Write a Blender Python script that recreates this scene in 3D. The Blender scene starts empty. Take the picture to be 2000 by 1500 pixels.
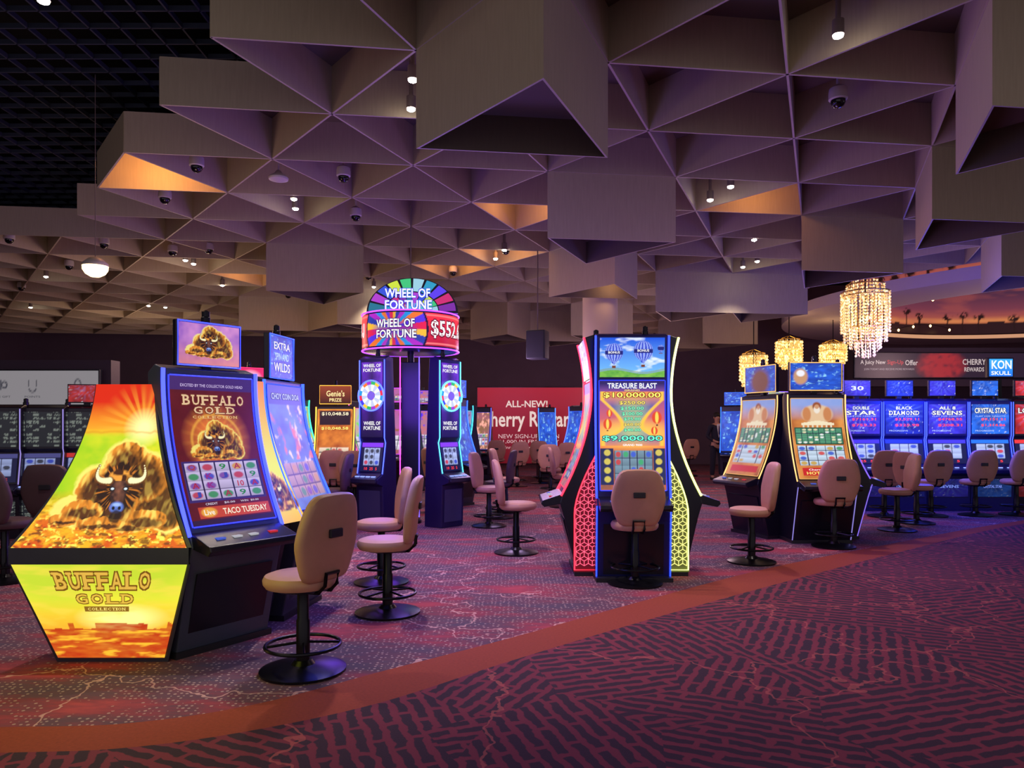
import bpy, math, random
import numpy as np
from mathutils import Vector
random.seed(4); rng=np.random.RandomState(3)
sc=bpy.context.scene
COL=sc.collection
try:
    sc.view_settings.view_transform='Standard'
except Exception: pass
EYE=1.45; F=1450.0
def gx(u,d): return (u-1000.0)*d/F
def gz(v,d): return EYE+(830.0-v)*d/F
def lin(c):
    return tuple(((x/255.)/12.92 if x/255.<=.04045 else ((x/255.+.055)/1.055)**2.4) for x in c)
# ---------------------------------------------------------------- materials
MATS={}
def pbr(name,col,rough=.5,metal=0.,emit=None,es=0.,noise=0.,nscale=30.,bump=0.):
    if name in MATS: return MATS[name]
    m=bpy.data.materials.new(name); m.use_nodes=True; nt=m.node_tree; b=nt.nodes['Principled BSDF']
    c=lin(col)+(1,)
    b.inputs['Base Color'].default_value=c; b.inputs['Roughness'].default_value=rough; b.inputs['Metallic'].default_value=metal
    if emit is not None:
        b.inputs['Emission Color'].default_value=lin(emit)+(1,); b.inputs['Emission Strength'].default_value=es
    if noise>0 or bump>0:
        tc=nt.nodes.new('ShaderNodeTexCoord'); n=nt.nodes.new('ShaderNodeTexNoise'); n.inputs['Scale'].default_value=nscale; n.inputs['Detail'].default_value=3
        nt.links.new(tc.outputs['Object'],n.inputs['Vector'])
        if noise>0:
            r=nt.nodes.new('ShaderNodeMix'); r.data_type='RGBA'
            r.inputs[6].default_value=tuple(x*(1-noise) for x in c[:3])+(1,); r.inputs[7].default_value=tuple(min(1,x*(1+noise)) for x in c[:3])+(1,)
            nt.links.new(n.outputs['Fac'],r.inputs[0]); nt.links.new(r.outputs[2],b.inputs['Base Color'])
        if bump>0:
            bp=nt.nodes.new('ShaderNodeBump'); bp.inputs['Strength'].default_value=bump; bp.inputs['Distance'].default_value=.01
            nt.links.new(n.outputs['Fac'],bp.inputs['Height']); nt.links.new(bp.outputs['Normal'],b.inputs['Normal'])
    MATS[name]=m; return m
def glow(col,s=2.):
    return pbr('neon_%d_%d_%d_%d'%(col[0],col[1],col[2],int(s*10)),tuple(int(x*.4) for x in col),.4,0,col,s)
def display(strength):
    n='display_%d'%int(strength*100)
    if n in MATS: return MATS[n]
    m=bpy.data.materials.new(n); m.use_nodes=True; nt=m.node_tree; b=nt.nodes['Principled BSDF']
    a=nt.nodes.new('ShaderNodeAttribute'); a.attribute_name='Col'
    b.inputs['Base Color'].default_value=(.01,.01,.012,1); b.inputs['Roughness'].default_value=.35
    nt.links.new(a.outputs['Color'],b.inputs['Emission Color']); b.inputs['Emission Strength'].default_value=strength
    MATS[n]=m; return m
# ---------------------------------------------------------------- mesh builder
class MB:
    def __init__(s): s.v=[]; s.f=[]; s.m=[]
    def add(s,v,f,mi=0):
        o=len(s.v); s.v+= [tuple(p) for p in v]; s.f+=[tuple(i+o for i in q) for q in f]; s.m+=[mi]*len(f); return s
    def box(s,cx,cy,cz,sx,sy,sz,mi=0):
        x,y,z=sx/2,sy/2,sz/2
        v=[(cx+a*x,cy+b*y,cz+c*z) for a,b,c in [(-1,-1,-1),(1,-1,-1),(1,1,-1),(-1,1,-1),(-1,-1,1),(1,-1,1),(1,1,1),(-1,1,1)]]
        return s.add(v,[(0,3,2,1),(4,5,6,7),(0,1,5,4),(1,2,6,5),(2,3,7,6),(3,0,4,7)],mi)
    def prism_x(s,poly,x0,x1,mi=0):
        n=len(poly); v=[(x0,y,z) for y,z in poly]+[(x1,y,z) for y,z in poly]
        f=[tuple(range(n)),tuple(range(2*n-1,n-1,-1))]+[(i,i+n,(i+1)%n+n,(i+1)%n) for i in range(n)]
        return s.add(v,f,mi)
    def prism_y(s,poly,y0,y1,mi=0):
        n=len(poly); v=[(x,y0,z) for x,z in poly]+[(x,y1,z) for x,z in poly]
        f=[tuple(range(n)),tuple(range(2*n-1,n-1,-1))]+[(i,i+n,(i+1)%n+n,(i+1)%n) for i in range(n)]
        return s.add(v,f,mi)
    def prism_z(s,poly,z0,z1,mi=0):
        n=len(poly); v=[(x,y,z0) for x,y in poly]+[(x,y,z1) for x,y in poly]
        f=[tuple(range(n-1,-1,-1)),tuple(range(n,2*n))]+[(i,(i+1)%n,(i+1)%n+n,i+n) for i in range(n)]
        return s.add(v,f,mi)
    def lathe(s,prof,n=24,c=(0,0,0),mi=0):
        v=[];f=[]
        for r,z in prof:
            for k in range(n):
                a=2*math.pi*k/n; v.append((c[0]+r*math.cos(a),c[1]+r*math.sin(a),c[2]+z))
        for i in range(len(prof)-1):
            for k in range(n):
                f.append((i*n+k,i*n+(k+1)%n,(i+1)*n+(k+1)%n,(i+1)*n+k))
        f.append(tuple(range(n-1,-1,-1))); o=(len(prof)-1)*n; f.append(tuple(range(o,o+n)))
        return s.add(v,f,mi)
    def tube(s,path,r,n=6,closed=False,mi=0):
        P=[Vector(p) for p in path]; N=len(P); v=[];f=[]
        for i,p in enumerate(P):
            a=P[(i-1)%N] if (closed or i>0) else p; b=P[(i+1)%N] if (closed or i<N-1) else p
            t=(b-a).normalized(); up=Vector((0,0,1)) if abs(t.z)<.9 else Vector((1,0,0))
            x=t.cross(up).normalized(); y=t.cross(x).normalized()
            for k in range(n):
                q=2*math.pi*k/n; v.append(p+x*(r*math.cos(q))+y*(r*math.sin(q)))
        M=N if closed else N-1
        for i in range(M):
            for k in range(n):
                j=(i+1)%N; f.append((i*n+k,i*n+(k+1)%n,j*n+(k+1)%n,j*n+k))
        if not closed:
            f.append(tuple(range(n-1,-1,-1))); f.append(tuple(range((N-1)*n,N*n)))
        return s.add(v,f,mi)
    def obj(s,name,mats,parent=None,smooth=False,label=None,bevel=0):
        me=bpy.data.meshes.new(name); me.from_pydata(s.v,[],s.f)
        if not isinstance(mats,(list,tuple)): mats=[mats]
        for m in mats: me.materials.append(m)
        me.polygons.foreach_set('material_index',s.m)
        if smooth: me.polygons.foreach_set('use_smooth',[True]*len(s.f))
        me.update()
        o=bpy.data.objects.new(name,me); COL.objects.link(o)
        if parent: o.parent=parent
        if label: o['label']=label
        if bevel:
            b=o.modifiers.new('Bevel','BEVEL'); b.width=bevel; b.segments=2; b.limit_method='ANGLE'; b.angle_limit=.6
        if smooth:
            try:
                me.set_sharp_from_angle(angle=.7)
            except Exception: pass
        return o
def thing(name,label,cat,loc=(0,0,0),rot=0,group=None):
    e=bpy.data.objects.new(name,None); e.empty_display_size=.1; COL.objects.link(e); e.location=loc; e.rotation_euler=(0,0,math.radians(rot))
    e['label']=label; e['category']=cat
    if group: e['group']=group
    return e
def tag(o,label,cat,group=None):
    o['label']=label; o['category']=cat
    if group: o['group']=group
    return o
def dup(src,loc,rot,label=None,group=None):
    e=src.copy(); COL.objects.link(e); e.location=loc; e.rotation_euler=(0,0,math.radians(rot))
    if label: e['label']=label
    if group: e['group']=group
    def rec(a,b):
        for c in list(a.children):
            n=c.copy(); COL.objects.link(n); n.parent=b; rec(c,n)
    rec(src,e); return e
# ---------------------------------------------------------------- text
TX={}
def text_mesh(body,bold=0.):
    k=(body,bold)
    if k in TX: return TX[k]
    cu=bpy.data.curves.new('t','FONT'); cu.body=body; cu.size=1; cu.resolution_u=2; cu.offset=bold
    ob=bpy.data.objects.new('t',cu)
    try:
        me=ob.to_mesh()
        if me is None or len(me.vertices)==0: raise RuntimeError
        co=np.array([tuple(v.co)[:2] for v in me.vertices]); fs=[tuple(p.vertices) for p in me.polygons]
        ob.to_mesh_clear()
    except Exception:
        COL.objects.link(ob); dg=bpy.context.evaluated_depsgraph_get(); ev=ob.evaluated_get(dg); me=ev.to_mesh()
        co=np.array([tuple(v.co)[:2] for v in me.vertices]); fs=[tuple(p.vertices) for p in me.polygons]; ev.to_mesh_clear()
    bpy.data.objects.remove(ob); bpy.data.curves.remove(cu)
    mn=co.min(0); mx=co.max(0); co=(co-mn)/np.maximum(mx-mn,1e-6)
    TX[k]=(co,fs); return TX[k]
SERIF={'B':[('b',-.14,.5),('t',-.14,.5)],'U':[('t',-.16,.34),('t',.66,1.16)],'F':[('b',-.14,.5),('t',-.14,1.05)],'A':[('b',-.16,.3),('b',.7,1.16)],'L':[('t',-.14,.5),('b',-.14,1.05)],'D':[('t',-.14,.5),('b',-.14,.5)],'T':[('b',.2,.8),('t',-.05,1.05)],'I':[('b',-.7,1.7),('t',-.7,1.7)],'N':[('t',-.14,.3),('b',-.14,.3),('t',.7,1.14),('b',.7,1.14)],'E':[('t',-.14,1.05),('b',-.14,1.05)]}
class Paint:
    """artwork on a surface S(s,t)->(n,3): coloured geometry"""
    def __init__(s,S,flip=False): s.S=S; s.v=[]; s.f=[]; s.c=[]; s.n=0; s.flip=flip
    def pt(s,a,b,off):
        a=np.asarray(a,float); b=np.asarray(b,float); p=s.S(a,b); e=1e-3
        ds=s.S(a+e,b)-s.S(a-e,b); dt=s.S(a,b+e)-s.S(a,b-e)
        n=np.cross(ds,dt); n/= (np.linalg.norm(n,axis=1,keepdims=True)+1e-12)
        return p+n*off
    def _add(s,p,f,c):
        s.v.append(p); s.f+=[tuple(i+s.n for i in q) for q in f]; s.c.append(c); s.n+=len(p)
    def grid(s,nx,ny,fn,r=(0,1,0,1),off=0.):
        a,b=np.meshgrid(np.linspace(r[0],r[1],nx+1),np.linspace(r[2],r[3],ny+1)); a=a.ravel(); b=b.ravel()
        p=s.pt(a,b,off)
        if callable(fn): c=np.clip(fn(a,b),0,4)
        else: c=np.tile(np.array(lin(fn)),(len(a),1))
        w=nx+1
        f=[(j*w+i,j*w+i+1,(j+1)*w+i+1,(j+1)*w+i) for j in range(ny) for i in range(nx)]
        s._add(p,f,c); return s
    def rect(s,s0,s1,t0,t1,col,off=.001): return s.grid(4,2,col,(s0,s1,t0,t1),off)
    def disc(s,cs,ct,rs,rt,col,off=.001,n=20,a0=0,a1=2*math.pi,inner=0):
        q=np.linspace(a0,a1,n+1)
        a=np.concatenate([cs+rs*np.cos(q),cs+rs*inner*np.cos(q)]); b=np.concatenate([ct+rt*np.sin(q),ct+rt*inner*np.sin(q)])
        p=s.pt(a,b,off); f=[(i,i+1,i+n+2,i+n+1) for i in range(n)]
        s._add(p,f,np.tile(np.array(lin(col)),(len(a),1))); return s
    def slab(s,body,s0,s1,t0,t1,col,bold=.018,off=.003,out=None):
        """western slab lettering: letters with block serifs and a dark outline"""
        if out is not None:
            kx=(s1-s0)*.011; ky=(t1-t0)*.09
            for dx,dy in ((-kx,-ky),(kx,-ky),(-kx,ky),(kx,ky)): s.slab(body,s0+dx,s1+dx,t0+dy,t1+dy,out,bold,off-.0008)
        W={'I':.35}; ws=[W.get(ch,1.) for ch in body]; tot=sum(ws)+.32*(len(body)-1); un=(s1-s0)/tot; x=s0; h=t1-t0
        for ch,w_ in zip(body,ws):
            w=w_*un; co,fs=text_mesh(ch,bold)
            p=s.pt(x+co[:,0]*w,t0+co[:,1]*h,off); s._add(p,fs,np.tile(np.array(lin(col)),(len(p),1)))
            for k,a,b in SERIF.get(ch,[]):
                y0=t0 if k=='b' else t1-h*.15
                s.grid(1,1,col,(x+a*w,x+b*w,y0,y0+h*.15),off)
            x+=w+.32*un
        return s
    def text(s,body,s0,s1,t0,t1,col,bold=.01,off=.002,out=None):
        if not body.strip(): return s
        if bold>.9: return s.slab(body,s0,s1,t0,t1,col,.018,off+.001,out)
        bold=min(bold,.018)
        if out is not None: 
            kx=(s1-s0)*.012; ky=(t1-t0)*.07
            for dx,dy in ((-kx,-ky),(kx,-ky),(-kx,ky),(kx,ky)): s.text(body,s0+dx,s1+dx,t0+dy,t1+dy,out,bold,off-.0007)
        co,fs=text_mesh(body,bold)
        p=s.pt(s0+co[:,0]*(s1-s0),t0+co[:,1]*(t1-t0),off)
        s._add(p,fs,np.tile(np.array(lin(col)),(len(p),1))); return s
    def obj(s,name,strength=1.2,parent=None,label=None):
        me=bpy.data.meshes.new(name); V=np.concatenate(s.v); C=np.concatenate(s.c)
        me.from_pydata(V.tolist(),[],s.f); me.materials.append(display(strength))
        at=me.color_attributes.new('Col','FLOAT_COLOR','POINT')
        at.data.foreach_set('color',np.concatenate([C,np.ones((len(C),1))],1).astype(np.float32).ravel())
        o=bpy.data.objects.new(name,me); COL.objects.link(o)
        if parent: o.parent=parent
        if label: o['label']=label
        return o
# numpy art helpers
L=lambda *c: np.array(lin(c))
def mix(a,b,m): m=np.clip(m,0,1)[:,None]; return a*(1-m)+b*m
def ell(x,y,cx,cy,rx,ry,soft=.15):
    d=np.sqrt(((x-cx)/rx)**2+((y-cy)/ry)**2); return np.clip((1-d)/soft+.5,0,1)
def box_(x,y,x0,x1,y0,y1): return ((x>x0)&(x<x1)&(y>y0)&(y<y1)).astype(float)
def hsh(i,j,k=0):
    return np.mod(np.sin(i*127.1+j*311.7+k*74.7)*43758.5453,1.0)
def vn(x,y,k=0):
    i=np.floor(x); j=np.floor(y); fx=x-i; fy_=y-j; fx=fx*fx*(3-2*fx); fy_=fy_*fy_*(3-2*fy_)
    return (hsh(i,j,k)*(1-fx)+hsh(i+1,j,k)*fx)*(1-fy_)+(hsh(i,j+1,k)*(1-fx)+hsh(i+1,j+1,k)*fx)*fy_
def fbm(x,y,k=0): return .55*vn(x,y,k)+.3*vn(2.1*x,2.1*y,k+1)+.15*vn(4.3*x,4.3*y,k+2)
def const(n,*c): return np.tile(L(*c),(n,1))
def stroke(x,y,pts,r0,r1,m=14):
    """soft tapered bezier stroke"""
    out=np.zeros(len(x)); p0,p1,p2=[np.array(p,float) for p in pts]
    for k in range(m):
        t=k/(m-1.); q=(1-t)**2*p0+2*t*(1-t)*p1+t*t*p2; r=r0+(r1-r0)*t
        out=np.maximum(out,np.clip((1-np.hypot(x-q[0],y-q[1])/r)/.35,0,1))
    return out
def bison(c,x,y,cx,cy,w,bright=1.):
    """resting bison with golden rim-lit fur, width w; head near (cx,cy)"""
    X=(x-cx)/w; Y=(y-cy)/w; n_=len(x)
    wob=.022*(vn(X*26,Y*26,3)-.5)+.012*(vn(X*60,Y*60,4)-.5)
    Xw=X+wob; Yw=Y+wob
    def paintpart(c,shapes,seed,dark=(62,28,12),lite=(226,138,40),hi=(255,214,96)):
        m=np.zeros(n_); inn=np.zeros(n_)
        for a,b,rx,ry in shapes:
            m=np.maximum(m,ell(Xw,Yw,a,b,rx,ry,.08)); inn=np.maximum(inn,ell(Xw,Yw,a,b-.02,rx-.035,ry-.035,.45))
        f=.5*vn(X*34+Y*10,Y*13,seed)+.5*vn(X*60-Y*16,Y*22,seed+1)
        base=mix(const(n_,*lite),const(n_,*dark),inn*.92)
        base=mix(base,const(n_,*hi),np.clip((f-.52)*4,0,1)*(1-.72*inn)); base=mix(base,const(n_,40,16,8),np.clip((.40-f)*4,0,1)*.8)
        return mix(c,base,m)
    rim=np.zeros(n_)
    for a,b,rx,ry in [(.03,.19,.16,.17),(.12,.10,.24,.19),(.28,-.02,.19,.18),(.38,-.15,.12,.13),(-.16,.02,.15,.16),(-.30,-.14,.15,.09)]: rim=np.maximum(rim,ell(Xw,Yw,a,b,rx+.02,ry+.02,.12))
    c=mix(c,const(n_,255,238,120),rim*.85)
    c=paintpart(c,[(.38,-.15,.12,.13),(.28,-.02,.19,.18)],5)
    c=paintpart(c,[(.12,.10,.24,.19),(.03,.19,.16,.17)],8)
    c=paintpart(c,[(.22,-.20,.16,.07),(.10,-.24,.16,.05)],11)
    c=paintpart(c,[(-.16,.0,.15,.17),(-.02,-.06,.17,.19)],14,(54,24,14))
    c=paintpart(c,[(-.24,-.14,.15,.075),(-.36,-.20,.12,.045)],17)
    c=paintpart(c,[(-.10,-.23,.18,.05)],20)
    ang=np.arctan2(Y-.03,X); r=np.hypot(X,(Y-.03)*.9)
    jag=.155+.03*vn(ang*9+20,r*0,2)
    mm=np.clip((jag-r)/.02,0,1); st=vn(ang*16,r*16,6)
    c=mix(c,mix(const(n_,40,18,12),const(n_,200,116,36),np.clip((st-.55)*3.5,0,1)),mm)
    hm=ell(Xw,Yw,-.0,.10,.085,.06,.25); c=mix(c,mix(const(n_,70,32,14),const(n_,240,160,60),np.clip((vn(X*40,Y*30,8)-.45)*3,0,1)),hm)
    hw=.078-.042*np.clip((.05-Y)/.2,0,1)
    fc=np.clip((1-np.abs(X)/hw)/.15,0,1)*((Y<.075)&(Y>-.15))
    c=mix(c,mix(const(n_,50,28,30),const(n_,150,92,70),np.clip(.5-np.abs(X)/hw+.7*(vn(X*50,Y*40,4)-.3),0,1)),fc*.95)
    c=mix(c,const(n_,92,120,205),ell(X,Y,0,-.115,.050,.040,.35)); c=mix(c,const(n_,170,200,250),ell(X,Y,0,-.095,.03,.012,.8)*.8)
    for s in (-1,1):
        c=mix(c,const(n_,10,8,20),ell(X,Y,s*.022,-.12,.011,.013,.4))
        c=mix(c,const(n_,20,10,10),ell(X,Y,s*.050,.018,.022,.016,.4)); c=mix(c,const(n_,225,240,255),ell(X,Y,s*.048,.018,.012,.008,.5))
        c=mix(c,const(n_,70,30,14),ell(X,Y,s*.125,.035,.035,.018,.3))
        c=mix(c,const(n_,110,60,20),stroke(X,Y,[(s*.075,.075),(s*.215,.055),(s*.165,.185)],.036,.012)); 
        c=mix(c,const(n_,255,246,190),stroke(X,Y,[(s*.08,.078),(s*.208,.062),(s*.163,.185)],.027,.006))
    c=mix(c,const(n_,36,18,16),ell(Xw,Yw,0,-.185,.04,.05,.4)*.9)
    return c
def reels(c,x,y,x0,x1,y0,y1,nx,ny,tile=(225,215,235),k=0,pal=None):
    m=box_(x,y,x0,x1,y0,y1); i=np.floor((x-x0)/(x1-x0)*nx); j=np.floor((y-y0)/(y1-y0)*ny)
    fx=(x-x0)/(x1-x0)*nx-i; fy_=(y-y0)/(y1-y0)*ny-j
    h=hsh(i,j,k+3.3)
    pal=pal or [(190,40,60),(50,60,190),(120,60,160),(30,140,70),(210,150,40)]
    P=np.array([L(*p) for p in pal]); sym=P[(h*len(pal)).astype(int)%len(pal)]
    t=const(len(x),*tile)*(.65+.35*fy_)[:,None]
    t=mix(t,sym,ell(fx,fy_,.5,.5,.33,.36,.3)*(hsh(i,j,k+8)>.35)*.9)
    t=mix(t,const(len(x),30,20,60),((fx<.05)|(fx>.95)|(fy_<.05)).astype(float))
    return mix(c,t,m)
# ================================================================= CEILING
H=3.05; Z0=EYE+H
A0=np.array([-.579,2.388])*H; CV=np.array([.521,.068])*H; AV=np.array([.198,.473])*H
def P(i,j): return A0+CV*i+AV*j
def wallfab(name,c1,rough=.85):
    m=bpy.data.materials.new(name); m.use_nodes=True; nt=m.node_tree; b=nt.nodes['Principled BSDF']; b.inputs['Roughness'].default_value=rough
    g=nt.nodes.new('ShaderNodeNewGeometry'); mp=nt.nodes.new('ShaderNodeMapping'); mp.inputs['Scale'].default_value=(60,60,4)
    n=nt.nodes.new('ShaderNodeTexNoise'); n.inputs['Scale'].default_value=1; n.inputs['Detail'].default_value=2
    r=nt.nodes.new('ShaderNodeMix'); r.data_type='RGBA'; c=lin(c1)
    r.inputs[6].default_value=tuple(x*.9 for x in c)+(1,); r.inputs[7].default_value=tuple(min(1,x*1.1) for x in c)+(1,)
    nt.links.new(g.outputs['Position'],mp.inputs['Vector']); nt.links.new(mp.outputs[0],n.inputs['Vector']); nt.links.new(n.outputs['Fac'],r.inputs[0]); nt.links.new(r.outputs[2],b.inputs['Base Color'])
    return m
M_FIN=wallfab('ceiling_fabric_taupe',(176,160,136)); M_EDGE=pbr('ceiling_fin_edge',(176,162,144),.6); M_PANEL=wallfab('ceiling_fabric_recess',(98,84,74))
M_BLACK=pbr('matte_black_void',(8,8,12),.9)
RC=(14.5,19.0); RR=7.15
def cell_ok(kind,i,j):
    if kind=='u': t=[P(i,j),P(i+1,j),P(i,j+1)]
    else: t=[P(i+1,j),P(i,j+1),P(i+1,j+1)]
    c=sum(t)/3
    if c[0]<-17.2 or c[0]>21 or c[1]<1.5 or c[1]>27: return None
    if any(math.hypot(q[0]-RC[0],q[1]-RC[1])<RR+.1 for q in t): return None
    if c[0]>6.3 and c[1]>15.3-(c[0]-6.3)*.2 : return None
    if j<=3:
        st={3:-4,2:-3,1:-3,0:-1,-1:0,-2:1,-3:2,-4:3}.get(j,4)
        if kind=='u':
            s=st if j!=1 else -2
            if i<s: return None
        else:
            s={3:-4,2:-3,1:-3}.get(j,st)
            if i<s: return None
    return t
cells=[]
for j in range(-4,14):
    for i in range(-20,24):
        for k in 'ud':
            t=cell_ok(k,i,j)
            if t: cells.append((k,i,j,t))
FH=.46
mb=MB(); edges={}
for k,i,j,t in cells:
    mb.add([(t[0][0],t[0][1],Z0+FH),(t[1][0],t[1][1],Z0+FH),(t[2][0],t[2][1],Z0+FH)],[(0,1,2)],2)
    for a,b in ((0,1),(1,2),(0,2)):
        key=tuple(sorted([(round(t[a][0],2),round(t[a][1],2)),(round(t[b][0],2),round(t[b][1],2))]))
        edges[key]=(t[a],t[b])
for a,b in edges.values():
    d=b-a; n=np.array([-d[1],d[0]]); n=n/np.linalg.norm(n)*.010
    q=[a-n,b-n,b+n,a+n]
    v=[(p[0],p[1],z) for z in (Z0,Z0+.006,Z0+FH) for p in q]
    mb.add(v,[(3,2,1,0)],1)
    mb.add(v,[(0,1,5,4),(2,3,7,6)],1)
    mb.add(v,[(4,5,9,8),(6,7,11,10),(1,2,10,9),(3,0,8,11)],0)
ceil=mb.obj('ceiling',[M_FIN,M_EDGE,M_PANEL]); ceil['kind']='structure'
# hanging boxes
def baffle(kind,i,j,hf=.738,label='taupe fabric triangular box hanging from coffered ceiling'):
    t=[P(i,j),P(i+1,j),P(i,j+1)] if kind=='u' else [P(i+1,j),P(i+1,j+1),P(i,j+1)]
    c=sum(t)/3; zb=EYE+H*hf; o=[c+(p-c)*1.0 for p in t]; inn=[c+(p-c)*.965 for p in t]
    v=[(p[0],p[1],z) for z in (zb,Z0-.001) for p in o]+[(p[0],p[1],z) for z in (zb,zb+.3) for p in inn]
    m=MB(); m.add(v,[(0,1,4,3),(1,2,5,4),(2,0,3,5),(5,4,3)],0)
    m.add(v,[(0,6,7,1),(1,7,8,2),(2,8,6,0)],1)
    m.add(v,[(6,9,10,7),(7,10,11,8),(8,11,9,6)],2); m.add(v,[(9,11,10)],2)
    ob=m.obj('triangular_ceiling_box',[M_FIN,M_EDGE,M_PANEL]); ob.location=(0,0,0)
    return tag(ob,label,'ceiling panel','hanging triangular ceiling boxes')
for a in [('d',1,-2),('u',1,1),('u',-3,4),('u',3,2),('u',4,-2),('u',4,0),('u',1,5),('u',2,5),('d',0,3),('u',5,2),('u',-6,8),('u',-4,8),('u',-2,9),('u',-3,9),('d',-5,7),('u',-1,8),('u',0,10),('u',-5,10),('u',1,9),('u',-4,7),('d',-3,8)]:
    baffle(*a)
# warm lit cells (concealed lamps)
def plight(loc,col,pw,r=.05,name='lamp_light'):
    l=bpy.data.lights.new(name,'POINT'); l.color=lin(col); l.energy=pw; l.shadow_soft_size=r
    o=bpy.data.objects.new(name,l); COL.objects.link(o); o.location=loc; return o
for k,i,j in [('d',-3,1),('d',2,1),('u',0,2),('u',-2,5),('u',-1,4),('u',-5,6)]:
    t=[P(i,j),P(i+1,j),P(i,j+1)] if k=='u' else [P(i+1,j),P(i,j+1),P(i+1,j+1)]
    c=sum(t)/3; plight((c[0],c[1]-.1,Z0+.16),(255,175,95),12 if (i,j)!=(-3,1) else 30,.08,'coffer_light')
# dark open grid and void
vb=MB()
vb.add([(-18,-4,6.6),(23,-4,6.6),(23,28,6.6),(-18,28,6.6)],[(0,1,2,3)])
o=vb.obj('ceiling_void',M_BLACK); o['kind']='structure'
g=MB(); M_GRID=pbr('grid_metal',(54,60,78),.45,.3)
for k in range(62):
    x=-17+k*.3
    if x<1.2: g.box(x,9,5.32,.018,14.5,.05)
for k in range(49):
    y=1.8+k*.3; g.box(-8,y,5.32,18.2,.018,.05)
o=g.obj('ceiling_grid',M_GRID); o['kind']='structure'
# circular opening with mural
def ringmesh():
    m=MB(); n=96; R0=RR; R1=5.4; z=4.28
    for k in range(n):
        a=2*math.pi*k/n; b=2*math.pi*(k+1)/n
        c=lambda R,q,zz:(RC[0]+R*math.cos(q),RC[1]+R*math.sin(q),zz)
        m.add([c(R0,a,z),c(R0,b,z),c(R1,b,z),c(R1,a,z)],[(0,1,2,3)],0)
        m.add([c(R0,a,z),c(R0,b,z),c(R0,b,z+.26),c(R0,a,z+.26)],[(0,1,2,3)],0)
        m.add([c(R1,a,z),c(R1,b,z),c(R1,b,z+.12),c(R1,a,z+.12)],[(0,1,2,3)],1)
    return m.obj('ceiling_ring',[pbr('soffit_plaster',(206,190,200),.8),pbr('soffit_edge',(235,200,170),.6,0,(255,190,140),.5)])
o=ringmesh(); o['kind']='structure'
def S_mur(a,b):
    q=math.radians(215)-a*math.radians(250)
    return np.stack([RC[0]+5.30*np.cos(q),RC[1]+5.30*np.sin(q),4.42+b*1.6],1)
def art_mural(a,b):
    c=mix(const(len(a),225,115,70),const(len(a),140,66,82),b*2.0); c=mix(c,const(len(a),66,42,72),(b-.4)*2)
    c=mix(c,const(len(a),255,165,90),np.clip(1-np.abs(b-.22-.06*vn(a*9,b,3))*12,0,1)*.6)
    c=mix(c,const(len(a),180,86,80),np.clip((fbm(a*24,b*8,2)-.5)*4,0,1)*.5)
    hill=.12+.1*vn(a*14,a*0,1)+.05*vn(a*40,a*0,2); c=mix(c,const(len(a),46,22,26),(b<hill).astype(float))
    fx=np.mod(a*46,1); idx=np.floor(a*46); hh=.28+.16*hsh(idx,2.)
    tr=(np.abs(fx-.5)<.05)&(b<hh); br=ell(fx,b,.5,hh,.32,.07,.4)*(fbm(a*300,b*26,2)>.45)
    return mix(c,const(len(a),40,20,20),np.maximum(tr.astype(float),br)*(hsh(idx,7.)>.3))
pm=Paint(S_mur); pm.grid(560,30,art_mural); o=pm.obj('desert_dusk_mural',.8); tag(o,'curved mural of desert trees at dusk inside round ceiling opening','mural')
sl=MB()
for k in range(26):
    a=math.radians(95+k*8); r=4.9
    p=(RC[0]+r*math.cos(a),RC[1]+r*math.sin(a),4.5+.12*math.sin(k*1.3))
    sl.lathe([(.004,.05),(.03,.03),(.035,0),(.02,-.03),(.002,-.04)],8,p)
sl.tube([(RC[0]+4.9*math.cos(math.radians(95+k*8)),RC[1]+4.9*math.sin(math.radians(95+k*8)),4.56+.12*math.sin(k*1.3)) for k in range(26)],.006,4,mi=1)
o=sl.obj('string_lights',[glow((255,200,130),6),M_BLACK]); tag(o,'string of warm bulbs around round ceiling opening','string lights')
# ================================================================= FLOOR
inner=[(-19,3.3),(-6,3.45),(-3.6,3.5),(-2.457,3.563),(-1.868,3.61),(-1.33,3.857),(-.755,4.38),(0,5.065),(1.05,6.09),(2.59,7.51),(4.73,9.14),(7.25,10.95),(10.2,12.6),(22.5,18.5)]
outer=[(-19,3.0),(-6,3.15),(-3.6,3.22),(-2.265,3.284),(-1.726,3.337),(-1.218,3.533),(-.671,3.893),(0,4.57),(.941,5.46),(2.30,6.67),(4.35,8.41),(7.25,10.72),(10.25,12.35),(22.5,18.2)]
def smooth_line(pts,n=10):
    P_=[np.array(p,float) for p in pts]; out=[]
    for i in range(len(P_)-1):
        p0=P_[max(i-1,0)];p1=P_[i];p2=P_[i+1];p3=P_[min(i+2,len(P_)-1)]
        if np.linalg.norm(p2-p1)>4: 
            p0=p1-(p2-p1); p3=p2+(p2-p1)
        for k in range(n):
            t=k/n; out.append(.5*((2*p1)+(-p0+p2)*t+(2*p0-5*p1+4*p2-p3)*t*t+(-p0+3*p1-3*p2+p3)*t**3))
    out.append(P_[-1]); return out
si=smooth_line(inner); so=smooth_line(outer)
def newmat(name):
    m=bpy.data.materials.new(name); m.use_nodes=True; return m,m.node_tree,m.node_tree.nodes['Principled BSDF']
def nd(nt,t,**k):
    n=nt.nodes.new(t)
    for a,b in k.items():
        if a.startswith('i_'): n.inputs[a[2:].replace('_',' ')].default_value=b
        else: setattr(n,a,b)
    return n
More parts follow.
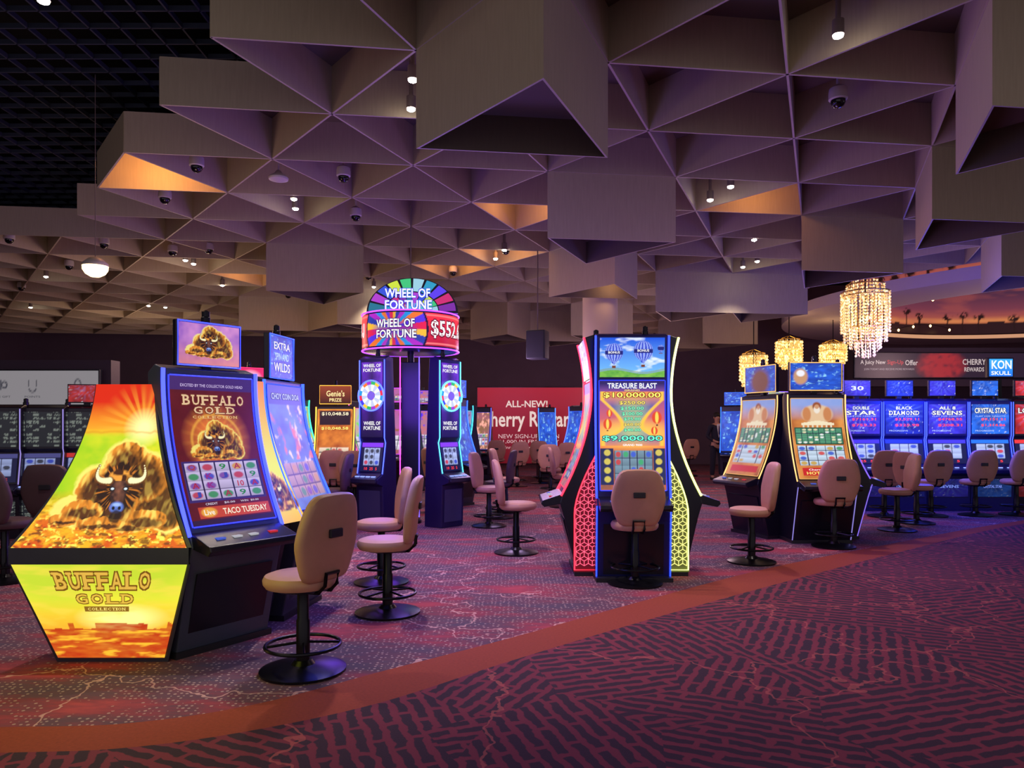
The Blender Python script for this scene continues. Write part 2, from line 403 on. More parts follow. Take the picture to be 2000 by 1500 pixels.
def rmix(nt,fac,a,b):
    r=nt.nodes.new('ShaderNodeMix'); r.data_type='RGBA'
    for idx,x in ((0,fac),(6,a),(7,b)):
        if isinstance(x,tuple): r.inputs[idx].default_value=x if len(x)==4 else x+(1,)
        elif isinstance(x,(int,float)): r.inputs[idx].default_value=x
        else: nt.links.new(x,r.inputs[idx])
    return r.outputs[2]
def mth(nt,op,a,b=None):
    n=nt.nodes.new('ShaderNodeMath'); n.operation=op
    for idx,x in ((0,a),(1,b)):
        if x is None: continue
        if isinstance(x,(int,float)): n.inputs[idx].default_value=x
        else: nt.links.new(x,n.inputs[idx])
    return n.outputs[0]
def vadd(nt,a,b,scale):
    s=nt.nodes.new('ShaderNodeVectorMath'); s.operation='SUBTRACT'; nt.links.new(b,s.inputs[0]); s.inputs[1].default_value=(.5,.5,.5)
    m=nt.nodes.new('ShaderNodeVectorMath'); m.operation='SCALE'; nt.links.new(s.outputs[0],m.inputs[0]); m.inputs['Scale'].default_value=scale
    n=nt.nodes.new('ShaderNodeVectorMath'); n.operation='ADD'; nt.links.new(a,n.inputs[0]); nt.links.new(m.outputs[0],n.inputs[1]); return n.outputs[0]
def cracks(nt,pos,scale,thr,jit=.35):
    no=nd(nt,'ShaderNodeTexNoise',i_Scale=3.5,i_Detail=3.); nt.links.new(pos,no.inputs['Vector'])
    p=vadd(nt,pos,no.outputs['Color'],jit)
    v=nd(nt,'ShaderNodeTexVoronoi',feature='DISTANCE_TO_EDGE',i_Scale=scale); nt.links.new(p,v.inputs['Vector'])
    return mth(nt,'LESS_THAN',v.outputs['Distance'],thr)
def carpet_walk():
    m,nt,b=newmat('walkway_carpet'); b.inputs['Roughness'].default_value=.95
    g=nd(nt,'ShaderNodeNewGeometry'); pos=g.outputs['Position']
    v=nd(nt,'ShaderNodeTexVoronoi',i_Scale=1.3); nt.links.new(pos,v.inputs['Vector'])
    sp=nd(nt,'ShaderNodeSeparateColor'); nt.links.new(v.outputs['Color'],sp.inputs[0])
    ang=mth(nt,'MULTIPLY',mth(nt,'FLOOR',mth(nt,'MULTIPLY',sp.outputs[0],4.0)),math.pi/4)
    ang=mth(nt,'ADD',ang,.45)
    vr=nd(nt,'ShaderNodeVectorRotate',rotation_type='Z_AXIS'); nt.links.new(pos,vr.inputs['Vector']); nt.links.new(ang,vr.inputs['Angle'])
    no=nd(nt,'ShaderNodeTexNoise',i_Scale=11.,i_Detail=2.); nt.links.new(pos,no.inputs['Vector'])
    pp=vadd(nt,vr.outputs[0],no.outputs['Color'],.06)
    br=nd(nt,'ShaderNodeTexBrick',i_Scale=1.,i_Mortar_Size=.021,i_Mortar_Smooth=.3,i_Brick_Width=.30,i_Row_Height=.084,offset=.37)
    nt.links.new(pp,br.inputs['Vector'])
    n2=nd(nt,'ShaderNodeTexNoise',i_Scale=1.3,i_Detail=3.); nt.links.new(pos,n2.inputs['Vector'])
    n3=nd(nt,'ShaderNodeTexNoise',i_Scale=160.,i_Detail=2.); nt.links.new(pos,n3.inputs['Vector'])
    red=rmix(nt,n2.outputs['Fac'],lin((128,40,58)),lin((166,62,76)))
    red=rmix(nt,mth(nt,'MULTIPLY',n3.outputs['Fac'],.6),red,lin((98,40,60)))
    dark=rmix(nt,n3.outputs['Fac'],lin((44,26,38)),lin((76,44,58)))
    c=rmix(nt,br.outputs['Fac'],dark,red)
    c=rmix(nt,mth(nt,'MULTIPLY',cracks(nt,pos,.6,.005,.5),.5),c,lin((214,104,98)))
    nt.links.new(c,b.inputs['Base Color']); return m
def carpet_in():
    m,nt,b=newmat('gaming_carpet'); b.inputs['Roughness'].default_value=.95
    g=nd(nt,'ShaderNodeNewGeometry'); pos=g.outputs['Position']
    mp=nd(nt,'ShaderNodeMapping'); mp.inputs['Scale'].default_value=(.8,2.4,1); mp.inputs['Rotation'].default_value=(0,0,.5); nt.links.new(pos,mp.inputs[0])
    n=nd(nt,'ShaderNodeTexNoise',i_Scale=.9,i_Detail=6.,i_Roughness=.7); nt.links.new(mp.outputs[0],n.inputs['Vector'])
    cr=nd(nt,'ShaderNodeValToRGB'); nt.links.new(n.outputs['Fac'],cr.inputs[0])
    e=cr.color_ramp.elements; e[0].position=.38; e[0].color=lin((88,70,92))+(1,); e[1].position=.66; e[1].color=lin((184,70,82))+(1,)
    x=e.new(.5); x.color=lin((112,68,86))+(1,); x=e.new(.58); x.color=lin((150,60,78))+(1,)
    v=nd(nt,'ShaderNodeTexVoronoi',i_Scale=29.,i_Randomness=.4); nt.links.new(pos,v.inputs['Vector'])
    dots=mth(nt,'LESS_THAN',v.outputs['Distance'],.25)
    mk=mth(nt,'LESS_THAN',n.outputs['Fac'],.58)
    c=rmix(nt,mth(nt,'MULTIPLY',mth(nt,'MULTIPLY',dots,mk),.55),cr.outputs[0],lin((222,188,180)))
    c=rmix(nt,mth(nt,'MULTIPLY',cracks(nt,pos,.62,.004,.45),.6),c,lin((235,180,176)))
    nt.links.new(c,b.inputs['Base Color']); return m
fl=MB(); n=len(si)
vv=[(p[0],p[1],0) for p in si]+[(p[0],27.5,0) for p in si]
fl.add(vv,[(i,i+1,i+1+n,i+n) for i in range(n-1)],0)
vv=[(p[0],p[1],0) for p in so]+[(p[0],-5,0) for p in so]
fl.add(vv,[(i+n,i+1+n,i+1,i) for i in range(n-1)],1)
vv=[(p[0],p[1],0) for p in si]+[(p[0],p[1],0) for p in so]
fl.add(vv,[(i+n,i+1+n,i+1,i) for i in range(n-1)],2)
o=fl.obj('floor',[carpet_in(),carpet_walk(),pbr('border_carpet',(156,64,42),.95,noise=.3,nscale=60)]); o['kind']='structure'
M_WALL=pbr('dark_wall_paint',(104,84,98),.8,noise=.15,nscale=2)
for nm,(x0,y0,x1,y1) in {'wall_back':(-18,27.4,23,27.4),'wall_left':(-18,-4,-18,27.4),'wall_right':(22.8,6,22.8,27.4)}.items():
    w=MB(); w.add([(x0,y0,0),(x1,y1,0),(x1,y1,6.6),(x0,y0,6.6)],[(0,1,2,3)]); o=w.obj(nm,M_WALL); o['kind']='structure'
# ================================================================= STOOLS
M_TAN=pbr('tan_leather',(198,146,122),.5,noise=.12,nscale=9,bump=.12); M_BLK=pbr('black_metal',(26,24,30),.3,.6); M_BLKP=pbr('black_plastic',(30,28,36),.45)
M_DKL=pbr('dark_leather',(88,64,70),.55,noise=.12,nscale=9)
def make_stool(name,lab,loc,rot,leather=M_TAN,grp=None):
    e=thing(name,lab,'stool',loc,rot,grp)
    MB().lathe([(.24,0),(.25,.006),(.25,.016),(.2,.03),(.07,.045),(.05,.07)],36).obj('base',M_BLK,e,True)
    MB().lathe([(.04,.05),(.04,.30),(.034,.31),(.034,.5)],20).obj('pedestal_stem',M_BLK,e,True)
    r=MB(); r.tube([(.215*math.cos(2*math.pi*k/32),.215*math.sin(2*math.pi*k/32),.155) for k in range(32)],.011,8,True)
    for k in range(4):
        a=math.pi/4+k*math.pi/2; r.tube([(.03*math.cos(a),.03*math.sin(a),.17),(.21*math.cos(a),.21*math.sin(a),.155)],.008,6)
    r.obj('foot_ring',M_BLK,e,True)
    MB().lathe([(.05,.47),(.16,.485),(.18,.5)],24).obj('seat_pan',M_BLKP,e,True)
    s=MB(); s.lathe([(.17,.495),(.2,.5),(.215,.52),(.218,.545),(.205,.568),(.17,.58),(.1,.584),(.02,.585)],36); s.v=[(x*1.0,y*.98-.02,z) for x,y,z in s.v]
    s.obj('seat',leather,e,True)
    key=[(0,-.25),(.10,-.25),(.165,-.235),(.205,-.16),(.238,-.05),(.240,.02),(.22,.12),(.19,.2),(.15,.245),(.08,.258),(0,.26)]
    pts=key+[(-x,z) for x,z in key[-2:0:-1]]
    sp=[]
    N=len(pts)
    for i in range(N):
        p0,p1,p2,p3=[np.array(pts[(i+q)%N]) for q in (-1,0,1,2)]
        for t in (0,.5): sp.append(.5*((2*p1)+(-p0+p2)*t+(2*p0-5*p1+4*p2-p3)*t*t+(-p0+3*p1-3*p2+p3)*t**3))
    n=len(sp); b=MB(); v=[]; lay=[(-.040,.6),(-.038,.85),(-.028,.95),(-.01,1),(.01,1),(.028,.96),(.034,.88),(.036,.6)]
    for yo,sc_ in lay:
        for q in sp:
            x=q[0]*sc_; z=q[1]*sc_; v.append((x,yo-.5*x*x+ .21+ (z)*.14,z+.80))
    f=[]
    for i in range(len(lay)-1):
        for k in range(n): f.append((i*n+k,(i+1)*n+k,(i+1)*n+(k+1)%n,i*n+(k+1)%n))
    f.append(tuple(range(n))); f.append(tuple((len(lay)-1)*n+k for k in range(n-1,-1,-1)))
    b.add(v,f); b.obj('backrest',leather,e,True)
    MB().box(0,.252,.83,.105,.02,.05).obj('back_handle',M_BLKP,e,bevel=.006)
    a=MB(); a.tube([(-.05,.05,.48),(-.05,.17,.485),(-.05,.215,.53),(-.05,.225,.60),(.05,.225,.60),(.05,.215,.53),(.05,.17,.485),(.05,.05,.48)],.012,6)
    a.obj('back_bracket',M_BLK,e,True)
    return e
TL='tan leather casino stool with rounded back on black pedestal base'
def stool(u,v,rot,lab=TL,grp='casino stools',src=[None]):
    d=EYE*F/(v-830.); loc=(gx(u,d),d,0)
    if src[0] is None:
        src[0]=make_stool('casino_stool',lab,loc,rot,grp=grp); return src[0]
    return dup(src[0],loc,rot,lab,grp)
stool(592,1310,-118,'tan leather stool beside the bison themed machine')
stool(757,1197,-88,'tan leather stool turned sideways on patterned carpet')
stool(745,1138,-75,'tan leather stool behind another stool at machine bank')
stool(1240,1140,180,'tan leather stool with its back turned, before a blue lit machine')
stool(1008,1080,95,'tan leather stool at the red lit machine')
stool(1468,1098,-95,'tan leather stool at the yellow lit machine')
stool(1628,1068,176,'tan leather stool with its back turned, before amber framed machine')
stool(1752,1036,-100,'tan leather stool near the angled machine')
for u,v,r in [(1727,1009,170),(1818,1008,185),(1905,1007,178),(1790,1022,110),(1985,1006,182),(620,1010,150),(693,1012,190),(657,1008,180),(1075,968,170),(1100,990,90),(955,1028,75),(988,1000,80),(1100,955,200),(858,1000,120),(925,962,60),(1010,950,200),(1055,944,170),(1345,930,190),(900,945,200),(970,938,180)]:
    stool(u,v,r,'tan leather stool in a row of slot machines')
DS=make_stool('casino_stool','dark leather casino stool on pedestal base',(gx(108,7.6),7.6,0),190,M_DKL,'dark casino stools')
dup(DS,(gx(10,6.9),6.9,0),170); dup(DS,(gx(330,9.6),9.6,0),150); dup(DS,(gx(650,10.2),10.2,0),-90); dup(DS,(gx(975,11.6),11.6,0),-100)
# ================================================================= SLOT MACHINES
M_CAB=pbr('cabinet_dark_grey',(58,57,76),.35,.2,noise=.1,nscale=12); M_CABB=pbr('cabinet_black',(30,28,42),.25,.2); M_CABL=pbr('cabinet_blue_black',(26,28,96),.3,.2); M_CABV=pbr('cabinet_violet_lit',(40,32,78),.3,.2)  # wheel pod cabinets: violet glow is put into the base colour
def fy(z,k=1.):
    z=np.asarray(z,float)
    return np.where(z>=1.74,-.07*((np.maximum(z,1.74)-1.74)/.54)**2,-.29*(np.maximum(1.74-z,0)/.97)**1.8)*k
def curved_machine(lab,loc,rot,w=.68,k=1.,depth=.35,trim=(60,60,255),art=None,texts=(),top=None,ttexts=(),mode='flag',zs=(.82,1.78),ztop=1.9,res=(60,90),body=None,es=1.1,grp=None,trim2=None,ts=3.,fw=.5,fh=.29,base_glow=None,fz=.06,tr_r=.011):
    e=thing('slot_machine',lab,'slot machine',loc,rot,grp); body=body or M_CAB
    zz=np.linspace(.77,ztop,16); cur=[(float(fy(z,k)),float(z)) for z in zz]
    d1=.29*k
    poly=[(-.10*k-.04,.0),(-d1*.85-.02,.55),(-d1-.02,.70)]+cur+[(cur[-1][0]+.1,ztop+.03),(depth*.5,ztop-.02),(depth*.45,1.4),(depth,.75),(depth,0)]
    c=MB(); c.prism_x(poly,-w/2,w/2); c.obj('cabinet',body,e,bevel=.008)
    for sgn in (-1,1):
        t=MB(); pth=[(sgn*(w/2+.004),float(fy(z,k))-.008,float(z)) for z in zz]
        t.tube(pth,tr_r,6); t.obj('light_strip',glow(trim,ts),e)
        if trim2:
            t=MB(); t.tube([(sgn*(w/2+.004),-.10*k-.05,.04),(sgn*(w/2+.004),-d1*.85-.03,.55),(sgn*(w/2+.004),-d1-.03,.70)],tr_r*.7,6); t.obj('lower_light_strip',glow(trim2,ts*.7),e)
    sw=w-.07
    def S(a,b):
        z=zs[0]+b*(zs[1]-zs[0]); return np.stack([(a-.5)*sw,fy(z,k)-.012,z],1)
    p=Paint(S); p.grid(res[0],res[1],art)
    for t in texts: p.text(*t)
    p.obj('main_screen',es,e)
    fr=MB()
    for sgn in (-1,1): fr.tube([(sgn*(sw/2+.006),float(fy(z,k))-.014,float(z)) for z in np.linspace(zs[0],zs[1],14)],.005,5)
    for z in zs: fr.tube([(-sw/2,float(fy(z,k))-.014,z),(sw/2,float(fy(z,k))-.014,z)],.005,5)
    fr.obj('screen_frame',glow(trim,ts*.4),e)
    yd=-d1; dk=MB(); dk.prism_x([(yd+.04,.70),(yd-.17,.66),(yd-.2,.69),(yd-.19,.72),(yd+.02,.79)],-w/2+.01,w/2-.01); dk.obj('button_deck',M_CABB,e,bevel=.006)
    for i,(x,c_) in enumerate([(-.2,(90,120,255)),(-.08,(230,230,240)),(.04,(230,230,240)),(.19,(255,60,70))]):
        b=MB(); b.box(x*w/.68,yd-.10,.762-.012,.06,.035,.012); o=b.obj('button',glow(c_,.5),e)
    bl=MB(); bl.prism_x([(-.10*k-.05,.06),(-d1*.85-.032,.53),(-d1*.85-.02,.53),(-.10*k-.03,.06)],-w/2+.06,w/2-.06); bl.obj('belly_door',base_glow or M_CABB,e)
    MB().box(0,.08,.02,w+.03,.5,.04).obj('plinth',M_BLKP,e)
    if mode=='flag':
        yf=float(fy(ztop,k))+.02; zf=ztop+fz
        MB().box(0,yf+.05,ztop+.03,.06,.05,.1).obj('topper_post',M_BLK,e)
        MB().box(0,yf+.02,zf+fh/2,fw+.03,.045,fh+.03).obj('topper_case',M_CABB,e,bevel=.006)
        S2=lambda a,b: np.stack([(a-.5)*fw,np.full(len(a),yf-.006),zf+b*fh],1)
        tr=MB(); q=[(-fw/2-.008,yf-.01,zf-.008),(fw/2+.008,yf-.01,zf-.008),(fw/2+.008,yf-.01,zf+fh+.008),(-fw/2-.008,yf-.01,zf+fh+.008)]; tr.tube(q,.006,5,True); tr.obj('topper_light',glow(trim,ts*.8),e)
    elif mode=='int':
        z2=(zs[1]+.03,ztop-.02)
        S2=lambda a,b: np.stack([(a-.5)*sw,fy(z2[0]+b*(z2[1]-z2[0]),k)-.012,z2[0]+b*(z2[1]-z2[0])],1)
    if mode!='none':
        p=Paint(S2); p.grid(max(30,int(res[0]*1.0)),max(20,int(res[1]*.55)),top or art)
        for t in ttexts: p.text(*t)
        p.obj('topper_screen',es,e)
    cd=MB(); cd.lathe([(.03,0),(.03,.05),(.026,.055),(.026,.09),(.01,.1)],12,(w*.2 if mode!='flag' else .0,.06,ztop+.0 if mode!='flag' else ztop+fz+fh)); cd.obj('signal_lamp',M_BLK,e)
    return e
def art_sunset_reels(a,b):
    n=len(a); c=mix(const(n,96,20,26),const(n,250,130,50),np.clip(1.35-np.hypot((a-.5)*1.5,(b-.56)*2.4)*2.1,0,1)); c*= (.75+.5*fbm(a*8,b*12,4))[:,None]
    an=np.arctan2(b-.56,(a-.5)*.62); c=mix(c,const(n,255,170,60),np.clip(np.sin(an*20),0,1)*np.clip(.9-np.hypot((a-.5)*1.3,(b-.56)*2)*1.6,0,1)*.5)
    c=mix(c,const(n,255,190,70),np.clip(1-np.abs(np.hypot((a-.5),(b-.55)*1.6)-.30)*40,0,1)*.6)
    c=bison(c,a,b*1.6,.48,.87,.66)
    c=mix(c,const(n,60,40,110),box_(a,b,.03,.97,.15,.42)); c=reels(c,a,b,.05,.95,.165,.405,5,4,(206,190,232),2)
    c=mix(c,const(n,200,70,40),box_(a,b,.1,.97,.045,.12)); c=mix(c,const(n,240,170,60),ell(a,b,.22,.083,.09,.03,.3)); c=mix(c,const(n,50,25,60),(b<.04).astype(float)); c=mix(c,const(n,70,40,110),(b>.90).astype(float))
    return c
def art_bison_top(a,b):
    n=len(a); c=mix(const(n,110,60,190),const(n,235,160,220),fbm(a*5,b*3,3)); c=mix(c,const(n,250,150,90),np.clip(.6-b,0,1)); return bison(c,a*1.5,b,.72,.52,1.2)
def art_blue(a,b):
    n=len(a); c=mix(const(n,12,20,120),const(n,40,110,250),fbm(a*5,b*8,6)); c=mix(c,const(n,150,220,255),np.clip((fbm(a*12,b*12,3)-.66)*6,0,1)); return c
def art_gods(a,b):
    n=len(a); c=mix(const(n,150,60,20),const(n,240,160,80),fbm(a*4,b*7,8)); c=mix(c,const(n,120,170,245),np.clip((b-.72)*5,0,1)*.8)
    c=mix(c,const(n,225,190,150),ell(a,b,.5,.80,.30,.12,.2)); c=mix(c,const(n,200,130,80),ell(a,b,.30,.80,.08,.09,.3)+ell(a,b,.70,.80,.08,.09,.3)); c=mix(c,const(n,150,80,45),ell(a,b,.5,.90,.085,.055,.3)); c=mix(c,const(n,235,225,210),ell(a,b,.5,.86,.06,.05,.3)); c=mix(c,const(n,205,150,110),ell(a,b,.5,.895,.045,.028,.3))
    c=mix(c,const(n,240,225,190),np.clip(box_(a,b,.18,.82,.66,.69)+((b>.69)&(b<.72-.1*np.abs(a-.5))),0,1))
    for q in range(7): c=mix(c,const(n,230,215,190),box_(a,b,.2+q*.09,.235+q*.09,.63,.66))
    c=mix(c,const(n,40,80,60),box_(a,b,.04,.96,.42,.63)); c=reels(c,a,b,.06,.94,.43,.62,8,6,(90,160,125),5,[(230,220,180),(60,120,90),(240,240,240)])
    c=reels(c,a,b,.05,.95,.16,.40,5,4,(205,225,245),9,[(50,150,80),(40,80,200),(200,160,50),(210,60,50)])
    c=mix(c,const(n,200,40,40),box_(a,b,.08,.92,.04,.13)); return c
def art_koi(a,b):
    n=len(a); c=mix(const(n,20,50,150),const(n,110,170,240),fbm(a*3,b*6,2)); 
    st=.5+.5*np.sin(a*16+np.sin(b*9)*2.5); c=mix(c,const(n,235,120,70),np.clip((st*fbm(a*6,b*8,12)-.4)*6,0,1)*(b<.8)*(b>.38)); c=mix(c,const(n,250,225,205),np.clip((fbm(a*9,b*14,6)-.62)*7,0,1)*(b>.35))
    c=mix(c,const(n,50,80,170),(b>.84).astype(float)); c=reels(c,a,b,.05,.95,.08,.36,5,3,(200,160,140),4); return c
def art_genie(a,b):
    n=len(a); c=mix(const(n,140,30,20),const(n,250,150,60),fbm(a*5,b*9,11)); c=reels(c,a,b,.06,.94,.06,.3,5,3,(240,215,190),6); c=mix(c,const(n,40,20,40),box_(a,b,.05,.95,.72,.97)); return c
def art_multi(seed):
    def f(a,b):
        n=len(a); r=np.random.RandomState(seed); A=[tuple(r.randint(20,255,3)) for _ in range(3)]
        c=mix(const(n,*A[0]),const(n,*A[1]),fbm(a*4,b*7,seed)); c=mix(c,const(n,*A[2]),np.clip((fbm(a*7,b*9,seed+4)-.55)*6,0,1)); c=reels(c,a,b,.05,.95,.1,.42,5,3,(225,220,235),seed); return c
    return f
sunrise=[('BUFFALO',.14,.88,.80,.87,(232,196,150),1.,.002,(110,40,30)),('GOLD',.26,.76,.74,.79,(232,196,150),1.,.002,(110,40,30)),('COLLECTION',.24,.78,.708,.726,(235,195,125),1.,.002,None),
 ('EXCITED BY THE COLLECTOR GOLD HEAD',.12,.88,.925,.945,(225,205,250),.0,.002,None),('CREDIT',.2,.34,.128,.142,(230,230,250),.0,.002,None),('$0.00',.42,.55,.128,.142,(230,230,250),.0,.002,None),('WIN  $0.00',.62,.85,.128,.142,(230,230,250),.0,.002,None),
 ('Live',.16,.28,.065,.10,(255,250,235),.01,.002,None),('TACO TUESDAY',.38,.93,.06,.10,(255,240,215),.02,.002,None)]
syms=['J','A','9','A','K','10','A','K','J','9','Q','9','A','J','10','9','K','Q']
ccol={'J':(60,70,170),'A':(170,40,70),'9':(40,130,60),'K':(150,40,130),'Q':(170,60,50),'10':(190,50,60)}
kk=0
for r_ in range(4):
    for c_ in range(5):
        if (r_*5+c_)%3!=1:
            s_=syms[kk%len(syms)]; kk+=1; x0=.05+c_*.18; y0=.165+r_*.06
            sunrise.append((s_,x0+.05,x0+.13,y0+.012,y0+.05,ccol[s_],.03,.002,None))
curved_machine('curved bison themed slot machine with glowing blue edges',(-2.01,4.96,0),56,art=art_sunset_reels,texts=sunrise,top=art_bison_top,mode='flag',trim=(50,60,255),res=(170,250),ts=4.5,body=pbr('cabinet_slate',(70,74,98),.4,.1,noise=.1,nscale=12),es=.95,ztop=1.81,zs=(.82,1.77),fw=.45,fh=.27,fz=.04,tr_r=.013)
curved_machine('curved slot machine with koi artwork and blue edge lights',(-1.80,5.85,0),82,art=art_koi,texts=[('CHOY COIN DOA',.1,.9,.88,.93,(190,220,255),.02,.002,(30,40,90))],top=art_blue,ttexts=[('EXTRA',.15,.85,.68,.86,(255,255,255),.02,.002,(40,60,160)),('SPIN AND',.2,.8,.42,.6,(200,230,255),.02,.002,None),('WILDS',.15,.85,.14,.36,(255,255,255),.02,.002,(40,60,160))],trim=(40,70,255),res=(60,90),ts=4.5,fw=.40,fh=.32,ztop=1.79,zs=(.82,1.76),fz=.03,es=.85,tr_r=.013)
def curve3(a,b,c,t): return a*(1-t)*(1-2*t)+4*b*t*(1-t)+c*t*(2*t-1)
EX,EY=-2.485,4.47
def S_end(a,b):
    xl=curve3(-3.02,-2.735,-2.66,b); xr=curve3(-1.96,-2.17,-2.29,b)
    return np.stack([xl+(xr-xl)*a-EX,.28*b-.0,.71+1.0*b],1)
def art_end(a,b):
    p=S_end(a,b); U=(p[:,0]+EX+3.02)*322+20; V=1070-(p[:,2]-.71)*325; n=len(a)
    ang=np.arctan2(835-V,U-247); r=np.hypot(U-247,V-835)
    sky=mix(const(n,250,170,40),const(n,215,40,14),np.clip((842-V)/60,0,1)*np.clip(.5+r/110,0,1))
    ray=np.clip(.5+1.2*np.sin(ang*26+1)*(.6+.4*np.sin(ang*7)),0,1); sky=mix(sky,const(n,255,190,60),ray*np.clip(1.05-r/95,0,1)*.9)
    mid=mix(const(n,246,230,44),const(n,150,204,26),fbm(U/30,V/22,2)); mid=mix(mid,const(n,150,205,20),np.clip(np.abs(U-235)/90-.5,0,1)*.8); mid=mix(mid,const(n,250,180,40),np.clip((960-V)/-60,0,1))
    c=mix(sky,mid,np.clip((V-836)/18,0,1)); c=mix(c,const(n,255,255,170),np.clip(1.25-r/34,0,1)); c=mix(c,const(n,225,130,30),np.clip(1-np.abs(V-842-4*vn(U/9,U*0,1))/4.,0,1)*.5)
    fire=fbm(U/20+V/40,V/10,3); g_=np.clip((V-960)/70,0,1)
    c=mix(c,mix(const(n,250,180,30),const(n,215,70,16),np.clip((fire-.35)*3,0,1)),g_*.9)
    c=mix(c,const(n,96,50,20),g_*np.clip((fbm(U/14,V/6,7)-.52)*6,0,1)*.8); c=mix(c,const(n,255,235,90),g_*np.clip((fbm(U/8,V/5,17)-.60)*9,0,1))
    return bison(c,U,-V,214,-962,272)
e=thing('illuminated_end_panel','glowing yellow bison sign panel closing the machine bank','sign',(EX,EY,0),0)
p=Paint(S_end); p.grid(300,300,art_end); p.obj('upper_sign',1.15,e)
def S_low(a,b):
    xl=-2.77+(-3.02+2.77)*b; xr=-2.12+(-1.955+2.12)*b
    return np.stack([xl+(xr-xl)*a-EX,.06*(1-b),.03+.585*b],1)
def art_low(a,b):
    n=len(a); c=mix(const(n,250,150,40),const(n,240,232,60),np.clip(b*2.2-.4,0,1)); c=mix(c,const(n,176,212,50),np.clip(ell(a,b,.2,.95,.35,.35,.9)+ell(a,b,.8,.98,.3,.3,.9),0,1)*.7)
    c=mix(c,const(n,255,255,150),ell(a,b,.62,.42,.25,.12,.9)); c=mix(c,const(n,255,220,80),np.clip((fbm(a*5,b*16,8)-.5)*4,0,1)*.5)
    mesa=.30+.06*(vn(a*9,a*0,3)>.55)+.02*vn(a*30,b*0,1)
    c=mix(c,const(n,196,60,20),((b<mesa))*(.55+.6*fbm(a*9,b*40,2))); c=mix(c,const(n,255,190,50),np.clip((fbm(a*6,b*34,5)-.52)*6,0,1)*(b<.3)); return c
p=Paint(S_low); p.grid(140,90,art_low)
p.slab('BUFFALO',.22,.80,.73,.91,(222,176,70),.018,.004,(120,80,20)); p.slab('GOLD',.32,.70,.58,.68,(226,184,66),.018,.004,(120,80,20)); p.rect(.36,.67,.495,.55,(140,100,30),.002); p.slab('COLLECTION',.385,.645,.508,.537,(252,228,120),.01,.004)
p.obj('lower_sign',1.1,e)
hs=MB()
rows=[]
for b in np.linspace(0,1,12):
    l=S_end(np.array([-.025]),np.array([b]))[0]; r=S_end(np.array([1.025]),np.array([b]))[0]; rows.append((l,r))
v=[];f=[]
for l,r in rows: v+=[(l[0],l[1]+.01,l[2]),(r[0],r[1]+.01,r[2]),(r[0]-.03,r[1]+.09+.0,r[2]),(l[0]+.03,l[1]+.34,l[2])]
for i in range(11):
    for k in range(4): f.append((i*4+k,i*4+(k+1)%4,(i+1)*4+(k+1)%4,(i+1)*4+k))
f+=[(3,2,1,0),(44,45,46,47)]
hs.add(v,f)
hs.add([(-.545,-.005,.61),(.54,-.005,.61),(.54,-.005,.71),(-.545,-.005,.71),(-.5,.34,.61),(.5,.06,.61),(.5,.06,.71),(-.5,.34,.71)],[(0,1,2,3),(1,5,6,2),(4,0,3,7),(3,2,6,7),(0,4,5,1)])
hs.add([(-.30,.075,0),(.38,.075,0),(.545,.01,.61),(-.55,.01,.61),(-.25,.36,0),(.36,.12,0),(.5,.1,.61),(-.5,.34,.61)],[(0,1,2,3),(1,5,6,2),(4,0,3,7),(3,2,6,7),(5,4,7,6)])
hs.obj('housing',M_CAB,e)
e=thing('illuminated_divider_sign','narrow curved yellow sign between two machines','sign',(-1.90,5.42,0),69)
def S_div(a,b):
    z=.75+b*1.02; wd=.40-.22*b; return np.stack([(a-.5)*wd,fy(z)-.03,z],1)
def art_div(a,b):
    n=len(a); c=mix(const(n,240,240,50),const(n,250,120,20),np.clip(b*1.5-.6,0,1)); c=mix(c,const(n,255,170,30),np.clip(.25-b,0,1)*3); return bison(c,a*.4,b,.2,.2,.42)
p=Paint(S_div); p.grid(50,80,art_div); p.obj('sign_face',1.0,e)
MB().prism_x([(-.1,0),(-.28,.73)]+[(float(fy(z))-.02,float(z)) for z in np.linspace(.75,1.77,8)]+[(.12,1.77),(.12,0)],-.06,.06).obj('housing',M_CABB,e)
